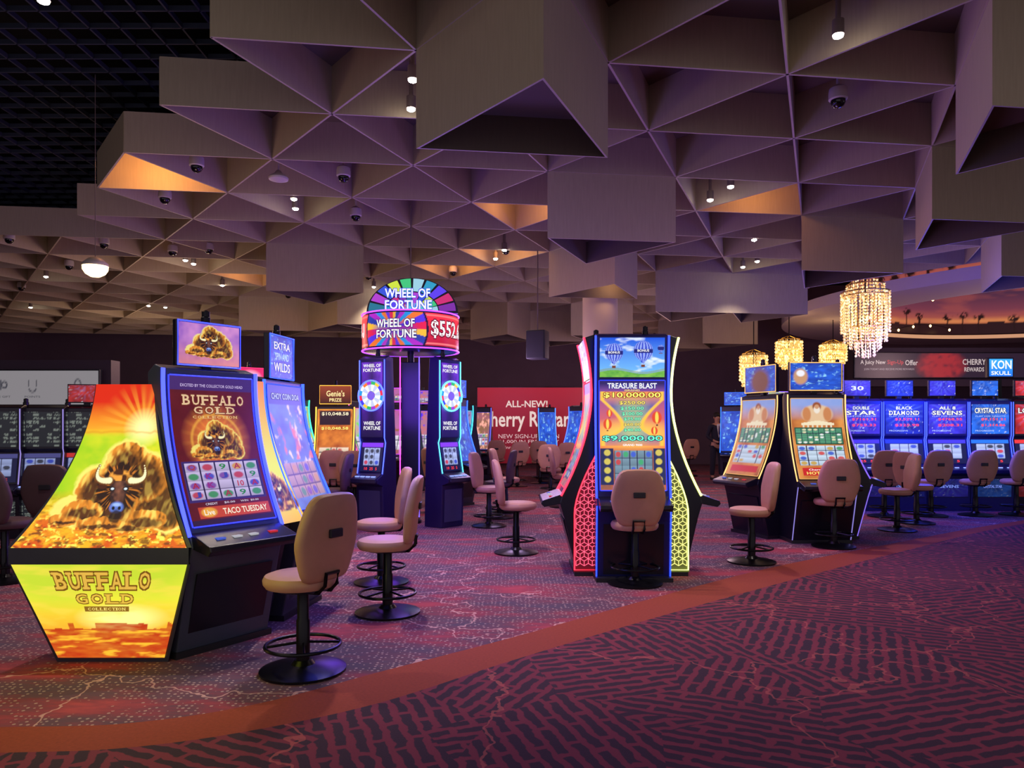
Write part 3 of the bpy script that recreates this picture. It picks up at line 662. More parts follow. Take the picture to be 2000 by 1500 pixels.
# --- balloon pod
def art_tb_main(a,b):
    n=len(a); c=mix(const(n,244,110,60),const(n,50,60,170),np.clip(b*1.8-.85,0,1)); c=mix(c,const(n,255,200,90),ell(a,b,.5,.50,.6,.12,.9)); c=mix(c,const(n,44,30,96),np.clip((b-.90)*14,0,1))
    c=mix(c,const(n,60,80,80),np.clip((.40-b)*12,0,1)*.8*(fbm(a*7,b*20,1)+.3))
    for cx,cy,r in ((.12,.60,.065),(.88,.66,.075),(.84,.54,.05),(.15,.70,.045)): 
        c=mix(c,const(n,225,70,40),ell(a,b*1.6,cx,cy*1.6,r,r*1.2,.15)); c=mix(c,const(n,255,215,90),ell(a,b*1.6,cx,cy*1.6,r*.35,r*1.1,.3)); c=mix(c,const(n,90,50,30),box_(a,b,cx-.015,cx+.015,cy-r,cy-r*.85))
    wd=.15+.31*np.clip((b-.60)/.22,0,1)**1.4+.30*np.clip((.57-b)/.12,0,1)**1.5
    inb=(b>.40)&(b<.90); dd=np.abs(a-.5)-wd
    c=mix(c,mix(const(n,50,90,170),const(n,150,190,150),ell(a,b,.5,.64,.22,.25,1)),((dd<0)&inb)*.8)
    fl=np.clip((b-.76)*9,0,1)+np.clip((.47-b)*12,0,1); c=mix(c,const(n,255,150,50),((dd<0)&inb)*np.clip(fl,0,1)*.85)
    c=mix(c,const(n,255,200,70),np.clip(1.3-np.abs(dd)/.035,0,1)*inb)
    c=reels(c,a,b,.22,.80,.08,.36,5,4,(120,150,170),11,[(240,200,60),(60,90,210),(200,60,60),(60,170,110)]); c=mix(c,const(n,30,40,90),box_(a,b,.0,.2,.05,.38)+box_(a,b,.82,1.,.05,.38))
    for q in (.11,.9): 
        for w in (.1,.18,.26,.34): c=mix(c,const(n,230,210,90),ell(a,b*1.6,q,w*1.6,.05,.045,.3)*.8)
    return c
def art_tb_top(a,b):
    n=len(a); y=b*.64; c=mix(const(n,120,195,255),const(n,14,80,220),b); c=mix(c,const(n,240,250,255),np.clip((fbm(a*5,b*7,3)-.58)*5,0,1)*.8)
    hill=.13+.05*np.sin(a*7); c=mix(c,const(n,130,160,130),((b<hill+.06)&(b>=hill)).astype(float)*.7); c=mix(c,mix(const(n,60,150,60),const(n,150,210,80),fbm(a*12,b*12,1)),(b<hill).astype(float))
    for cx,cy,r in ((.22,.40,.155),(.67,.43,.165),(.94,.47,.055)):
        bal=np.maximum(ell(a,y,cx,cy,r*.9,r*.95,.06),((np.abs(a-cx)<(y-(cy-r*1.35))*.75)&(y>cy-r*1.3)&(y<cy-.2*r)).astype(float)); ph=(a-cx)/np.sqrt(np.maximum(r*r*.82-(y-cy)**2*.8,1e-4)); st=(np.mod(np.arcsin(np.clip(ph,-1,1))*2.6+.5,1)>.5).astype(float)
        c=mix(c,mix(const(n,50,70,200),const(n,150,170,245),st),bal); c=mix(c,const(n,24,30,120),box_(a,y,cx-r*.88,cx+r*.88,cy-.035,cy+.025)*bal); c=mix(c,const(n,120,60,40),box_(a,y,cx-.028,cx+.028,cy-r*1.62,cy-r*1.38))
    return c
G=(130,255,190); Y=(255,230,90); NB=(30,30,90)
tbt=[('TREASURE BLAST',.12,.88,.925,.975,(255,255,245),.02,.003,(40,50,150)),('GRAND',.38,.62,.902,.917,Y,.02,.003,None),('$10,000.00',.06,.94,.835,.89,(255,244,110),.04,.003,(120,30,20)),
('$250.00',.30,.70,.775,.812,Y,.03,.003,NB),('$150.00',.32,.68,.725,.76,G,.02,.003,NB),('$100.00',.34,.66,.675,.71,G,.02,.003,NB),('$75.00',.37,.63,.63,.66,G,.02,.003,NB),('$60.00',.37,.63,.58,.61,Y,.02,.003,NB),('$40.00',.37,.63,.53,.56,G,.02,.003,NB),
('$9,000.00',.04,.96,.44,.495,(110,255,210),.04,.003,(10,60,80)),('GRAND 9000',.35,.65,.40,.42,(255,255,255),.02,.002,None)]
curved_machine('tall hot air balloon themed slot machine with blue glow',(1.13,7.0,0),0,w=.68,k=.35,depth=.12,art=art_tb_main,texts=tbt,top=art_tb_top,ttexts=[('BONUS',.13,.31,.597,.655,(255,255,255),.03,.003,None),('BONUS',.58,.76,.643,.703,(255,255,255),.03,.003,None)],mode='int',zs=(.84,1.87),ztop=2.29,res=(140,210),trim=(40,60,255),trim2=(40,70,255),ts=3.5,body=M_CABL,es=1.1)
def hexlat(m,poly_l,poly_r,z0,z1,y,s=.045):
    r=s; hx=math.sqrt(3)*r; j=0; z=z0
    while z<z1:
        for i in range(-12,13):
            cx=i*hx+(hx/2 if j%2 else 0)
            for q in range(3):
                a=math.radians(30+120*q+ (0)); 
                for a_ in (a,a+math.radians(60)):
                    p0=(cx,z); p1=(cx+r*math.cos(a_),z+r*math.sin(a_)); mx=(p0[0]+p1[0])/2; mz=(p0[1]+p1[1])/2
                    if poly_l(mz)<mx<poly_r(mz) and z0<mz<z1 : m.tube([(p0[0],y,p0[1]),(p1[0],y,p1[1])],.0035,3)
        z+=1.5*r; j+=1
def side_pod(lab,x,sgn,col,lcol):
    e=curved_machine(lab,(x,7.47,0),90*sgn,w=.68,k=1.,depth=.33,art=art_tb_main,top=art_tb_top,mode='int',zs=(.84,1.87),ztop=2.29,res=(40,60),trim=col,trim2=None,ts=4,body=M_CABB,es=1.1)
    s=1 if sgn<0 else -1
    lx=s*(.34+.012)
    fl_=lambda z: -.17 + .24*np.clip((z-.62)/.6,0,1)**1.5
    hm=MB(); hexlat(hm,lambda z: fl_(z)+.01,lambda z:.118,.10,1.18,0)
    hm.v=[(lx+s*p[1],p[0],p[2]) for p in hm.v]
    hm.obj('lattice_panel',glow(lcol,1.7),e)
    st=MB(); st.tube([(lx,.12,1.2),(lx,.12,.06),(lx,-.17,.06),(lx,-.17,.6)]+[(lx,float(fl_(z)),float(z)) for z in np.linspace(.65,1.22,8)],.007,5)
    st.obj('panel_light_strip',glow(col,4),e)
    bp=MB(); pts=[(.13,.04),(-.18,.04),(-.18,.6)]+[(float(fl_(z))-.01,float(z)) for z in np.linspace(.65,1.24,8)]+[(.13,1.24)]
    bp.prism_x(pts,lx-s*.012,lx-s*.004); bp.obj('side_panel',pbr('panel_back_%d'%col[1],tuple(int(20+c*.35) for c in col),.5,0,col,.08),e)
    return e
side_pod('curved slot machine in profile with red edge lights',.77,-1,(255,40,60),(255,90,120))
side_pod('curved slot machine in profile with yellow edge lights',1.52,1,(235,250,120),(240,235,130))
# --- amber framed pod
AM=(255,190,110)
curved_machine('curved slot machine with statue artwork and amber frame',(3.79,9.25,0),2,w=.72,art=art_gods,texts=[('Cherry Mahjong',.2,.8,.09,.12,(255,255,255),.01,.002,None),('HOT REPLAY',.15,.85,.05,.085,(255,240,120),.03,.002,None)],top=lambda a,b:mix(mix(art_blue(a,b),const(len(a),200,150,110),ell(a,b,.2,.5,.14,.3,.3)),const(len(a),240,240,250),ell(a,b,.2,.62,.08,.12,.4)),trim=AM,trim2=(130,120,200),res=(90,140),es=1.05,fw=.64,fh=.33,ztop=1.83,zs=(.8,1.78),ts=1.8,body=M_CABB,tr_r=.008)
curved_machine('curved slot machine angled away with amber frame',(3.27,9.82,0),-70,w=.72,art=art_gods,top=lambda a,b:mix(art_blue(a,b),const(len(a),120,70,40),ell(a,b,.5,.4,.3,.5,.5)),trim=AM,res=(40,60),es=.9,fw=.6,fh=.33,ztop=1.83,zs=(.8,1.78),ts=1.8,body=M_CABB,tr_r=.008)
curved_machine('curved slot machine seen from its side with violet edge',(4.37,9.82,0),70,w=.72,art=art_gods,top=art_multi(6),trim=(130,100,255),trim2=(150,120,255),res=(40,60),es=1.1,fw=.6,fh=.33,ztop=1.83,zs=(.8,1.78),ts=1.3,body=M_CABB,tr_r=.008)
# ---------------------------------------------------------------- classic reel machine
def art_pay(a,b):
    n=len(a); c=const(n,34,38,44); r=(np.mod(b*9,1)<.6)&(np.mod(a*6,1)<.8)&(hsh(np.floor(a*6),np.floor(b*9),2)>.3); return mix(c,const(n,150,160,150),r*.75*(fbm(a*60,b*60,2)>.4))
def classic(lab,loc,rot,w=.6,name='777',col=(60,80,255),c1=(20,20,110),c2=(60,110,255),seed=1,topper=True,lines=(),grp=None,wheel=False,es=1.1,low=None,ttext=None,upfn=None,zsc=1.,body=None):
    e=thing('slot_machine',lab,'slot machine',loc,rot,grp); e.scale=(1,1,zsc)
    H_=2.38 if wheel else 1.86
    poly=[(-.22,0),(-.24,.60),(-.40,.64),(-.41,.70),(-.22,.77),(-.14,1.22),(-.17,1.27),(-.17,H_),(-.05,H_+.04),(.26,H_+.02),(.26,0)]
    if wheel: poly=[(-.22,0),(-.24,.60),(-.36,.64),(-.37,.70),(-.22,.77),(-.14,1.22),(-.17,1.27),(-.17,H_),(-.09,H_+.04),(.02,H_+.02),(.10,.9),(.12,0)]
    MB().prism_x(poly,-w/2,w/2).obj('cabinet',body or M_CABB,e,bevel=.008)
    iw=w-.09
    def pan(nm,y0,z0,y1,z1,fn,texts=(),nx=50,ny=30):
        S=lambda a,b: np.stack([(a-.5)*iw,(y0+(y1-y0)*b)-.008,z0+(z1-z0)*b],1)
        p=Paint(S); p.grid(nx,ny,fn)
        for t in texts: p.text(*t)
        return p.obj(nm,es,e)
    def bg(a,b):
        n=len(a); c=mix(const(n,*c1),const(n,*c2),fbm(a*5,b*4,seed)); r=np.hypot(a-.5,(b-.72)*.8); an=np.arctan2(b-.72,a-.5)
        c=mix(c,const(n,130,170,255),np.clip(np.sin(an*18),0,1)*np.clip(.6-r,0,1)*.7)
        return mix(c,const(n,235,242,255),np.clip((fbm(a*20,b*20,seed+2)-.76)*8,0,1))
    zt=1.80
    nm=name.split('\n')
    if wheel:
        def wh(a,b): return mix(const(len(a),24,14,64),mix(const(len(a),*c1),const(len(a),*c2),fbm(a*5,b*10,3)),b*np.clip(np.abs(a-.5)*2+.2,0,1))
        pan('wheel_backboard',-.17,1.28,-.17,2.33,wh,[('WHEEL OF',.08,.92,.93,.975,(255,255,255),.03,.002,None),('FORTUNE',.08,.92,.87,.915,(255,255,255),.03,.002,None),('WHEEL OF',.1,.9,.16,.21,(255,255,255),.03,.002,None),('FORTUNE',.1,.9,.095,.145,(255,255,255),.03,.002,None)])
        q_=w-.01
        S=lambda a,b: np.stack([(a-.5)*q_,np.full(len(a),-.20),1.86+(b-.5)*q_],1)
        p=Paint(S); pal=[(230,40,60),(60,60,230),(240,200,40),(40,180,90),(160,50,200),(240,120,30),(240,240,250),(30,150,220)]
        for k in range(16): p.disc(.5,.5,.46,.46,pal[k%8],.001,3,k*math.pi/8,(k+1)*math.pi/8,.3)
        for k in range(16): p.disc(.5,.5,.36,.36,(235,240,255) if k%2 else (190,200,250),.002,3,k*math.pi/8,(k+1)*math.pi/8,.42)
        p.disc(.5,.5,.14,.14,(120,90,220),.003,20)
        p.obj('prize_wheel',1.2,e)
        t=MB(); rr_=q_*.49; t.tube([(rr_*math.cos(2*math.pi*k/36),-.205,1.86+rr_*math.sin(2*math.pi*k/36)) for k in range(36)],.012,6,True); t.obj('wheel_light_ring',glow(col,4),e)
    else:
        tx=[]
        if len(nm)==1: tx.append((nm[0],.08,.92,.70,.88,(255,255,255),.04,.002,tuple(int(x*.5) for x in c1)))
        else:
            tx.append((nm[0],.28,.72,.82,.93,(240,245,255),.04,.002,tuple(int(x*.5) for x in c1))); tx.append((nm[1],.10,.90,.64,.78,(255,255,255),1. if nm[1]=='DIAMOND' else .04,.002,tuple(int(x*.5) for x in c1)))
        for i,(l,cc) in enumerate(lines): tx.append((l,.25,.9,.44-.2*i,.54-.2*i,cc,.03,.002,None)); 
        if lines: tx.append(('PLAY FOR CREDITS',.1,.9,.58,.615,(190,210,255),.0,.002,None)); tx.append(('PROGRESSIVE',.1,.6,.08,.13,(190,210,255),.0,.002,None))
        pan('upper_glass',-.17,1.30,-.17,zt,upfn or bg,tx)
    def rl(a,b):
        n=len(a); c=const(n,20,24,70); c=mix(c,const(n,*c2),(b>.86)*.9); c=reels(c,a,b,.12,.88,.22,.82,3,3,(180,195,250),seed+1,[(200,30,50),(30,30,40),(30,60,200)]); return c
    pan('reel_window',-.22+.005,.80,-.145,1.20,rl,[('10  25  5',.2,.8,.05,.15,(255,60,60),.02,.002,None)])
    lowfn=low or (lambda a,b: bg(a,b)*.16)
    if wheel: pan('belly_glass',-.222,.08,-.236,.54,lambda a,b: const(len(a),24,16,54))
    else: pan('belly_glass',-.229,.24,-.236,.54,upfn or lowfn,[(nm[-1],.25,.75,.5,.66,(110,130,220),.03,.002,None)])
    d=MB(); d.prism_x([(-.40,.655),(-.405,.705),(-.23,.775),(-.22,.70)],-w/2+.02,w/2-.02); d.obj('button_deck',M_CAB,e)
    for x in (-.18,-.06,.06,.18): MB().box(x*w/.6,-.34,.736,.06,.03,.016).obj('button',glow((150,170,255),1.2),e)
    for sg in (-1,1):
        t=MB(); t.tube([(sg*(w/2-.012),-.182,H_-.02),(sg*(w/2-.012),-.182,1.27),(sg*(w/2-.012),-.155,1.2),(sg*(w/2-.012),-.235,.77)],.008,5)
        t.obj('light_strip',glow(col,3),e)
    if topper and not wheel:
        MB().box(0,.02,H_+.06,.08,.05,.1).obj('topper_post',M_BLK,e)
        MB().box(0,.0,H_+.22,.46,.05,.28).obj('topper_case',M_CABB,e,bevel=.005)
        S=lambda a,b: np.stack([(a-.5)*.43,np.full(len(a),-.031),H_+.095+b*.25],1)
        p=Paint(S); p.grid(24,14,bg)
        if ttext: p.text(ttext,.25,.75,.35,.65,(225,235,255),.02)
        p.obj('topper_screen',es,e)
    MB().lathe([(.035,0),(.035,.06),(.028,.065),(.028,.11),(.01,.12)],12,(0 if wheel else .24,-.03 if wheel else .1,H_+.02)).obj('signal_lamp',M_BLK,e)
    return e
RD=(255,70,80)
yr=12.75; GR='row of upright reel machines'
classic('upright reel slot machine with star themed blue glass',(gx(1673,yr),yr,0),-2,w=.71,name='DOUBLE\nSTAR',seed=3,c1=(20,14,110),c2=(70,50,235),lines=[('$7161.31',RD),('$755.33',RD)],grp=GR,ttext='30',es=1.25,body=M_CABL)
classic('upright reel slot machine with diamond themed blue glass',(gx(1756,yr),yr,0),-2,w=.71,name='BLACK\nDIAMOND',seed=4,c1=(8,8,50),c2=(30,50,230),lines=[('$3,529.11',RD),('$325.98',RD)],grp=GR,es=1.25,body=M_CABL)
classic('upright reel slot machine with sevens on blue glass',(gx(1839,yr),yr,0),-2,w=.71,name='ALL 8\nSEVENS',seed=7,c1=(20,14,130),c2=(70,60,250),lines=[('$4768.55',RD),('$208.31',RD)],grp=GR,es=1.25,body=M_CABL)
classic('upright reel slot machine with crystal themed blue glass',(gx(1922,yr),yr,0),-2,w=.71,name='CRYSTAL STAR',seed=9,c1=(8,20,110),c2=(40,120,255),lines=[('$9,151.21',RD),('$1,314.86',RD)],grp=GR,es=1.25,body=M_CABL)
classic('upright reel slot machine with red glass',(gx(2006,yr),yr,0),-2,w=.71,name='LOCK IT',seed=12,c1=(120,10,20),c2=(250,60,60),grp=GR)
def flat(lab,name,cat,x,y,z0,z1,w,fn,texts,es=1.,nx=30,ny=20,rot=0,case=True,discs=()):
    e=thing(name,lab,cat,(x,y,0),rot)
    S=lambda a,b: np.stack([(a-.5)*w,np.zeros(len(a)),z0+(z1-z0)*b],1)
    p=Paint(S); p.grid(nx,ny,fn)
    for d_ in discs: p.disc(*d_)
    for t in texts: p.text(*t)
    p.obj('sign_face',es,e)
    if case: MB().box(0,.045,(z0+z1)/2,w+.05,.08,z1-z0+.05).obj('sign_case',M_CABB,e,bevel=.01)
    return e
d=13.3
e=flat('blue sign with white lettering on a post above the machines','lit_sign','sign',gx(1955,d),d,gz(735,d),gz(701,d),.42,lambda a,b:mix(const(len(a),20,110,235),const(len(a),60,170,255),b),[('KON',.1,.95,.42,.92,(255,255,255),.04),('SKULL',.08,.92,.08,.30,(255,255,255),.02)],1.2)
MB().box(0,.05,gz(740,d)/2,.06,.05,gz(740,d)).obj('post',M_BLK,e)
for k,(u,dd) in enumerate([(88,9.8),(4,9.6),(170,10.0),(-70,9.4)]):
    classic('black upright reel slot machine with dim pay table glass',(gx(u,dd),dd,0),14,w=.56,name=' ',seed=20+k,c1=(100,10,30) if k==2 else (16,20,60),c2=(240,60,50) if k==2 else (90,90,160),es=.65,col=(90,80,130),grp='dark reel machine bank',topper=(k==2),upfn=art_pay,zsc=.9)
# --- wheel tower
WX,WY=-1.5,11.0
classic('wheel topped slot machine with blue light ring',(gx(742,10.6),10.55,0),-24,w=.44,name=' ',col=(70,90,255),c1=(60,20,140),c2=(140,60,255),wheel=True,grp='wheel machine pod',body=M_CABV)
classic('wheel topped slot machine turned to the side',(gx(862,10.7),10.7,0),50,w=.44,name=' ',col=(80,220,255),c1=(60,20,140),c2=(140,60,255),wheel=True,grp='wheel machine pod',body=M_CABV)
e=thing('jackpot_sign_tower','round lit jackpot sign drum with prize wheel crest on post','sign',(WX,WY,0),0)
MB().lathe([(.16,0),(.16,.04),(.06,.06),(.05,2.5)],20).obj('post',M_BLK,e,True)
for x,cc in ((-.14,(230,60,220)),(.14,(90,70,255))):
    pp=MB(); pp.tube([(x,-.12,.1),(x,-.12,2.45)],.008,6); pp.obj('post_light_strip',glow(cc,4),e)
MB().box(0,0,1.2,.26,.18,2.35).obj('post_cladding',M_CABB,e,bevel=.01)
MB().lathe([(.1,2.50),(.66,2.52),(.70,2.54),(.70,3.03),(.66,3.06),(.1,3.08)],48).obj('drum',M_CABB,e,True)
def S_dr(a,b):
    q=-math.pi/2+(a-.5)*math.radians(200); return np.stack([.708*np.cos(q),.708*np.sin(q),2.56+b*.46],1)
def art_dr(a,b):
    n=len(a); c=mix(const(n,180,14,50),const(n,245,50,70),b); c=mix(c,const(n,255,130,130),((np.abs(b-.06)<.03)|(np.abs(b-.94)<.03))*.8); x=(a-.435)*2.5; y=(b-.5)*.46; q=np.arctan2(y,x); r=np.hypot(y,x)
    pal=np.array([L(*x_) for x_ in [(230,30,80),(90,50,230),(245,120,40),(30,150,235),(180,40,200),(40,60,170),(250,190,50)]]); k=np.floor((q+math.pi)/(2*math.pi)*28).astype(int)%7
    c=mix(c,pal[k]*(.6+.8*r[:,None]),((r<.5)).astype(float)); c=mix(c,const(n,20,10,50),(np.abs(r-.5)<.015).astype(float)); c=mix(c,const(n,70,40,190),ell(x,y,0,0,.3,.1,.6)*.6); return c
p=Paint(S_dr); p.grid(200,36,art_dr); p.text('WHEEL OF',.33,.56,.54,.80,(255,255,255),.05,.006,(40,20,90)); p.text('FORTUNE',.33,.57,.22,.48,(255,255,255),.05,.006,(40,20,90)); p.text('$552.6',.655,.93,.24,.80,(255,255,255),.05,.006,(120,10,40)); p.text('$1,J',.06,.2,.3,.75,(255,255,255),.05,.006)
p.obj('drum_display',1.15,e)
for z in (2.53,3.05): 
    t=MB(); t.tube([(.71*math.cos(2*math.pi*k/48),.71*math.sin(2*math.pi*k/48),z) for k in range(48)],.012,6,True); t.obj('drum_light_ring',glow((150,60,255),3),e)
S=lambda a,b: np.stack([(a-.5)*1.3+.06,np.full(len(a),-.3),3.08+b*.60],1)
p=Paint(S); pal=[(120,40,160),(200,40,110),(90,60,230),(40,150,190),(150,200,220),(60,190,120),(200,220,60),(50,80,210),(170,60,200),(30,110,140)]
for k in range(10): p.disc(.5,0,.485,.80,pal[k],.001,5,math.pi*k/10+.03,math.pi*(k+1)/10-.03,.62); p.disc(.5,0,.29,.47,pal[(k+4)%10],.001,5,math.pi*k/10+.02,math.pi*(k+1)/10-.02,.3)
p.disc(.5,.0,.13,.22,(80,200,230),.001,16,0,math.pi,.1)
p.text('WHEEL OF',.2,.70,.34,.56,(255,255,255),.05,.01,(60,80,220)); p.text('FORTUNE',.2,.72,.06,.28,(255,255,255),.05,.01,(60,80,220)); p.obj('wheel_crest',1.1,e)
cb=MB(); cb.prism_y([(.06+.66*math.cos(math.pi*k/24),3.06+.51*math.sin(math.pi*k/24)) for k in range(25)],-.295,-.22); cb.obj('crest_board',M_CABB,e)
MB().tube([(0,0,3.05),(0,0,Z0+.2)],.009,8).obj('ceiling_rod',pbr('rod_grey',(110,96,92),.5),e)
# --- background curved machines
def bgm(u,dd,rot,lab,trim,art,texts=(),top=None,grp='distant curved machines',**k):
    return curved_machine(lab,(gx(u,dd),dd,0),rot,art=art,texts=texts,top=top,trim=trim,res=(36,54),grp=grp,**k)
bgm(655,12.4,5,'slot machine with orange genie artwork and amber lights',(255,170,60),art_genie,[('$10,048.58',.1,.9,.88,.95,(255,240,200),.03),('$10,048.58',.1,.9,.62,.68,(255,240,120),.03)],top=lambda a,b:mix(const(len(a),60,20,10),const(len(a),150,60,30),b),ttexts=[('Genie\'s',.2,.8,.4,.75,(255,230,160),.03),('PRIZE',.3,.7,.1,.3,(255,230,160),.03)],ztop=1.75,zs=(.8,1.71),w=.62)
bgm(586,13.2,80,'slot machine seen side-on with green glow',(60,255,190),art_multi(3),mode='none')
bgm(704,14.8,60,'slot machine seen side-on with pink glow',(255,80,160),art_multi(4),mode='none')
bgm(893,13.4,55,'slot machine with blue screen turned aside',(40,90,255),art_blue,w=.55)
bgm(941,19.6,-10,'small dark slot machine before red wall',(90,90,220),art_multi(14),ts=2,mode='none',w=.5)
bgm(1068,19.8,8,'slot machine with bright blue artwork',(60,120,255),art_blue,mode='none',w=.45)
bgm(1436,18.5,-20,'distant slot machine with blue glow',(40,100,255),art_blue)
bgm(1520,18.0,10,'distant slot machine with violet glow',(120,60,255),art_multi(8))
bgm(490,10.5,40,'slot machine with red topper',(255,40,90),art_multi(2),top=lambda a,b:mix(const(len(a),230,30,70),const(len(a),255,160,180),ell(a,b,.5,.5,.3,.4,.4)))
bgm(826,17.6,0,'distant slot machine with violet screen',(120,60,255),art_multi(31))
bgm(788,16.2,-20,'slot machine behind the wheel pod',(200,60,255),art_multi(9))
bgm(545,16.5,10,'distant slot machine with pink screen',(255,80,160),art_multi(12))
bgm(330,13.5,20,'distant slot machine behind the bison bank',(80,80,200),art_multi(15),ts=1)
bgm(1126,18.0,-50,'distant slot machine by the column',(60,100,255),art_blue,mode='none',w=.5)
bgm(905,17.5,-30,'distant slot machine with turquoise edge',(60,220,255),art_multi(17),mode='none',w=.55)
# --- boards
d=21.
flat('red promotional wall board with white lettering','promotional_wall','sign',gx(1061,d),d,gz(905,d),gz(757,d),gx(1190,d)-gx(933,d),lambda a,b:mix(const(len(a),110,14,26),const(len(a),180,24,40),b),
 [('ALL-NEW!',.214,.533,.74,.83,(255,226,216),.02),('Cherry Rewards',.02,.80,.42,.69,(255,226,216),.02),('NEW SIGN-UPS EARN',.16,.62,.33,.385,(240,200,200),.0),('$1,000 IN FREE PLAY',.16,.62,.26,.31,(240,200,200),.0),('Enroll today',.2,.4,.18,.23,(240,200,200),.0)],.8)
flat('long dark banner with cherries and white lettering','promotional_banner','sign',gx(1845,d),d,gz(737,d),gz(690,d),gx(2020,d)-gx(1670,d),lambda a,b:mix(const(len(a),52,34,56),const(len(a),190,50,60),np.clip(ell(a,b,.48,.5,.12,.6,.6)*fbm(a*40,b*6,2)*1.8,0,1)),
 [('A Juicy New',.03,.17,.5,.72,(245,225,225),.01),('Sign-Up',.18,.27,.5,.72,(230,60,70),.01),('Offer',.28,.35,.5,.72,(245,225,225),.01),('JOIN TODAY AND RECEIVE MORE REWARDS',.05,.33,.28,.38,(200,180,190),.0),('CHERRY',.60,.73,.52,.76,(235,215,215),.02),('REWARDS',.61,.72,.24,.42,(235,215,215),.02)],.7,nx=120)
w=MB(); w.box(gx(1845,21.3),21.35,3.1,5.4,.4,1.1); w.box(gx(1845,21.3)-2.4,21.35,1.3,.3,.3,2.6); w.box(gx(1845,21.3)+2.4,21.35,1.3,.3,.3,2.6); o=w.obj('bulkhead',pbr('bulkhead_dark',(60,48,68),.8)); tag(o,'dark bulkhead on posts carrying the banner','wall panel')
d=13.
def art_white(a,b):
    n=len(a); c=const(n,200,194,200)
    def ring(cx,cy,rx,ry,t): return np.clip(ell(a,b,cx,cy,rx,ry,.2)-ell(a,b,cx,cy,rx*t,ry*t,.2),0,1)
    for cx in (.745,): c=mix(c,const(n,80,80,95),np.clip(box_(a,b,cx-.016,cx-.012,.5,.75)+box_(a,b,cx+.012,cx+.016,.5,.75)+ring(cx,.5,.016,.15,.72)*(b<.5),0,1))
    c=mix(c,const(n,90,90,105),box_(a,b,.60,.625,.4,.75)*.8+ring(.636,.58,.012,.12,.6)); c=mix(c,const(n,90,90,105),ring(.92,.6,.014,.16,.7))
    c=mix(c,const(n,90,90,100),ell(a,b,.25,.55,.02,.22,.2)); c=mix(c,const(n,110,105,120),box_(a,b,.02,.16,.5,.56)); return c
flat('wide pale advertising panel with small line drawings','advertising_panel','sign',gx(-60,d),d,gz(790,d),gz(724,d),gx(192,d)-gx(-312,d),art_white,[('FREE GIFT',.59,.66,.2,.26,(90,90,100),0.),('POINTS',.715,.775,.2,.26,(90,90,100),0.),('TODAY ONLY',.88,.96,.2,.26,(90,90,100),0.)],.4,nx=300)
w=MB(); w.box(gx(-60,d),d+.3,1.3,4.8,.3,2.6); o=w.obj('low_partition',pbr('partition_dark',(70,56,72),.7)); tag(o,'dark partition behind slot machines carrying pale panel','wall panel')
c=MB(); c.lathe([(.38,0),(.38,.15),(.32,.18),(.32,3.9),(.36,4.0),(.36,Z0)],40,(gx(1172,13.6),13.6,0)); o=c.obj('column',pbr('column_cream',(205,184,150),.7),None,True); tag(o,'round cream structural column','column')
plight((gx(1178,13.6)+.1,12.9,3.9),(255,205,150),8,.1,'column_wash')
e=thing('loudspeaker','black loudspeaker cabinet hanging tilted from ceiling','speaker',(gx(1050,13.),13.,0),-18)
b=MB(); b.box(0,0,2.85,.34,.3,.5); o=b.obj('speaker_case',M_BLKP,e,bevel=.02)
gp=MB(); gp.box(0,-.155,2.85,.30,.012,.46); gp.obj('grille',pbr('grille_grey',(46,44,50),.7),e)
MB().tube([(0,0,3.1),(0,0,Z0)],.012,8).obj('mount_rod',MATS['rod_grey'],e)
# ================================================================= CEILING FIXTURES
M_WHT=pbr('white_housing',(190,180,176),.5); M_DOME=pbr('smoked_dome',(14,14,20),.08)
cam_src=None
def dome(u,v):
    global cam_src
    z=Z0+.06; d=(z-EYE)*F/(830.-v); loc=(gx(u,d),d,z)
    if cam_src is None:
        e=thing('security_camera','white dome security camera mounted under ceiling','security camera',loc,0,'dome security cameras')
        MB().lathe([(.03,.395),(.03,.36),(.016,.35),(.016,.12),(.05,.115),(.08,.09),(.086,.05),(.086,-.01),(.075,-.02)],20).obj('housing',M_WHT,e,True)
        MB().lathe([(.068,-.015),(.066,-.045),(.052,-.072),(.03,-.088),(.005,-.094)],20).obj('dome',M_DOME,e,True)
        cam_src=e; return
    dup(cam_src,loc,0)
for u,v in [(384,322),(322,385),(671,342),(695,420),(1637,192),(337,490),(408,486),(203,475),(18,465),(135,518),(885,530),(720,538),(563,575),(988,487),(1097,550),(596,600),(945,640),(42,560)]: dome(u,v)
z=Z0-.02; d=(z-EYE)*F/(830.-348)
e=thing('smoke_detector','white disc shaped ceiling sensor on a rod','sensor',(gx(544,d),d,z),0)
MB().lathe([(.01,.475),(.012,.1),(.03,.09),(.05,.06),(.11,.02),(.12,0),(.115,-.02),(.05,-.04),(.01,-.045)],24).obj('housing',M_WHT,e,True)
sp_src=None
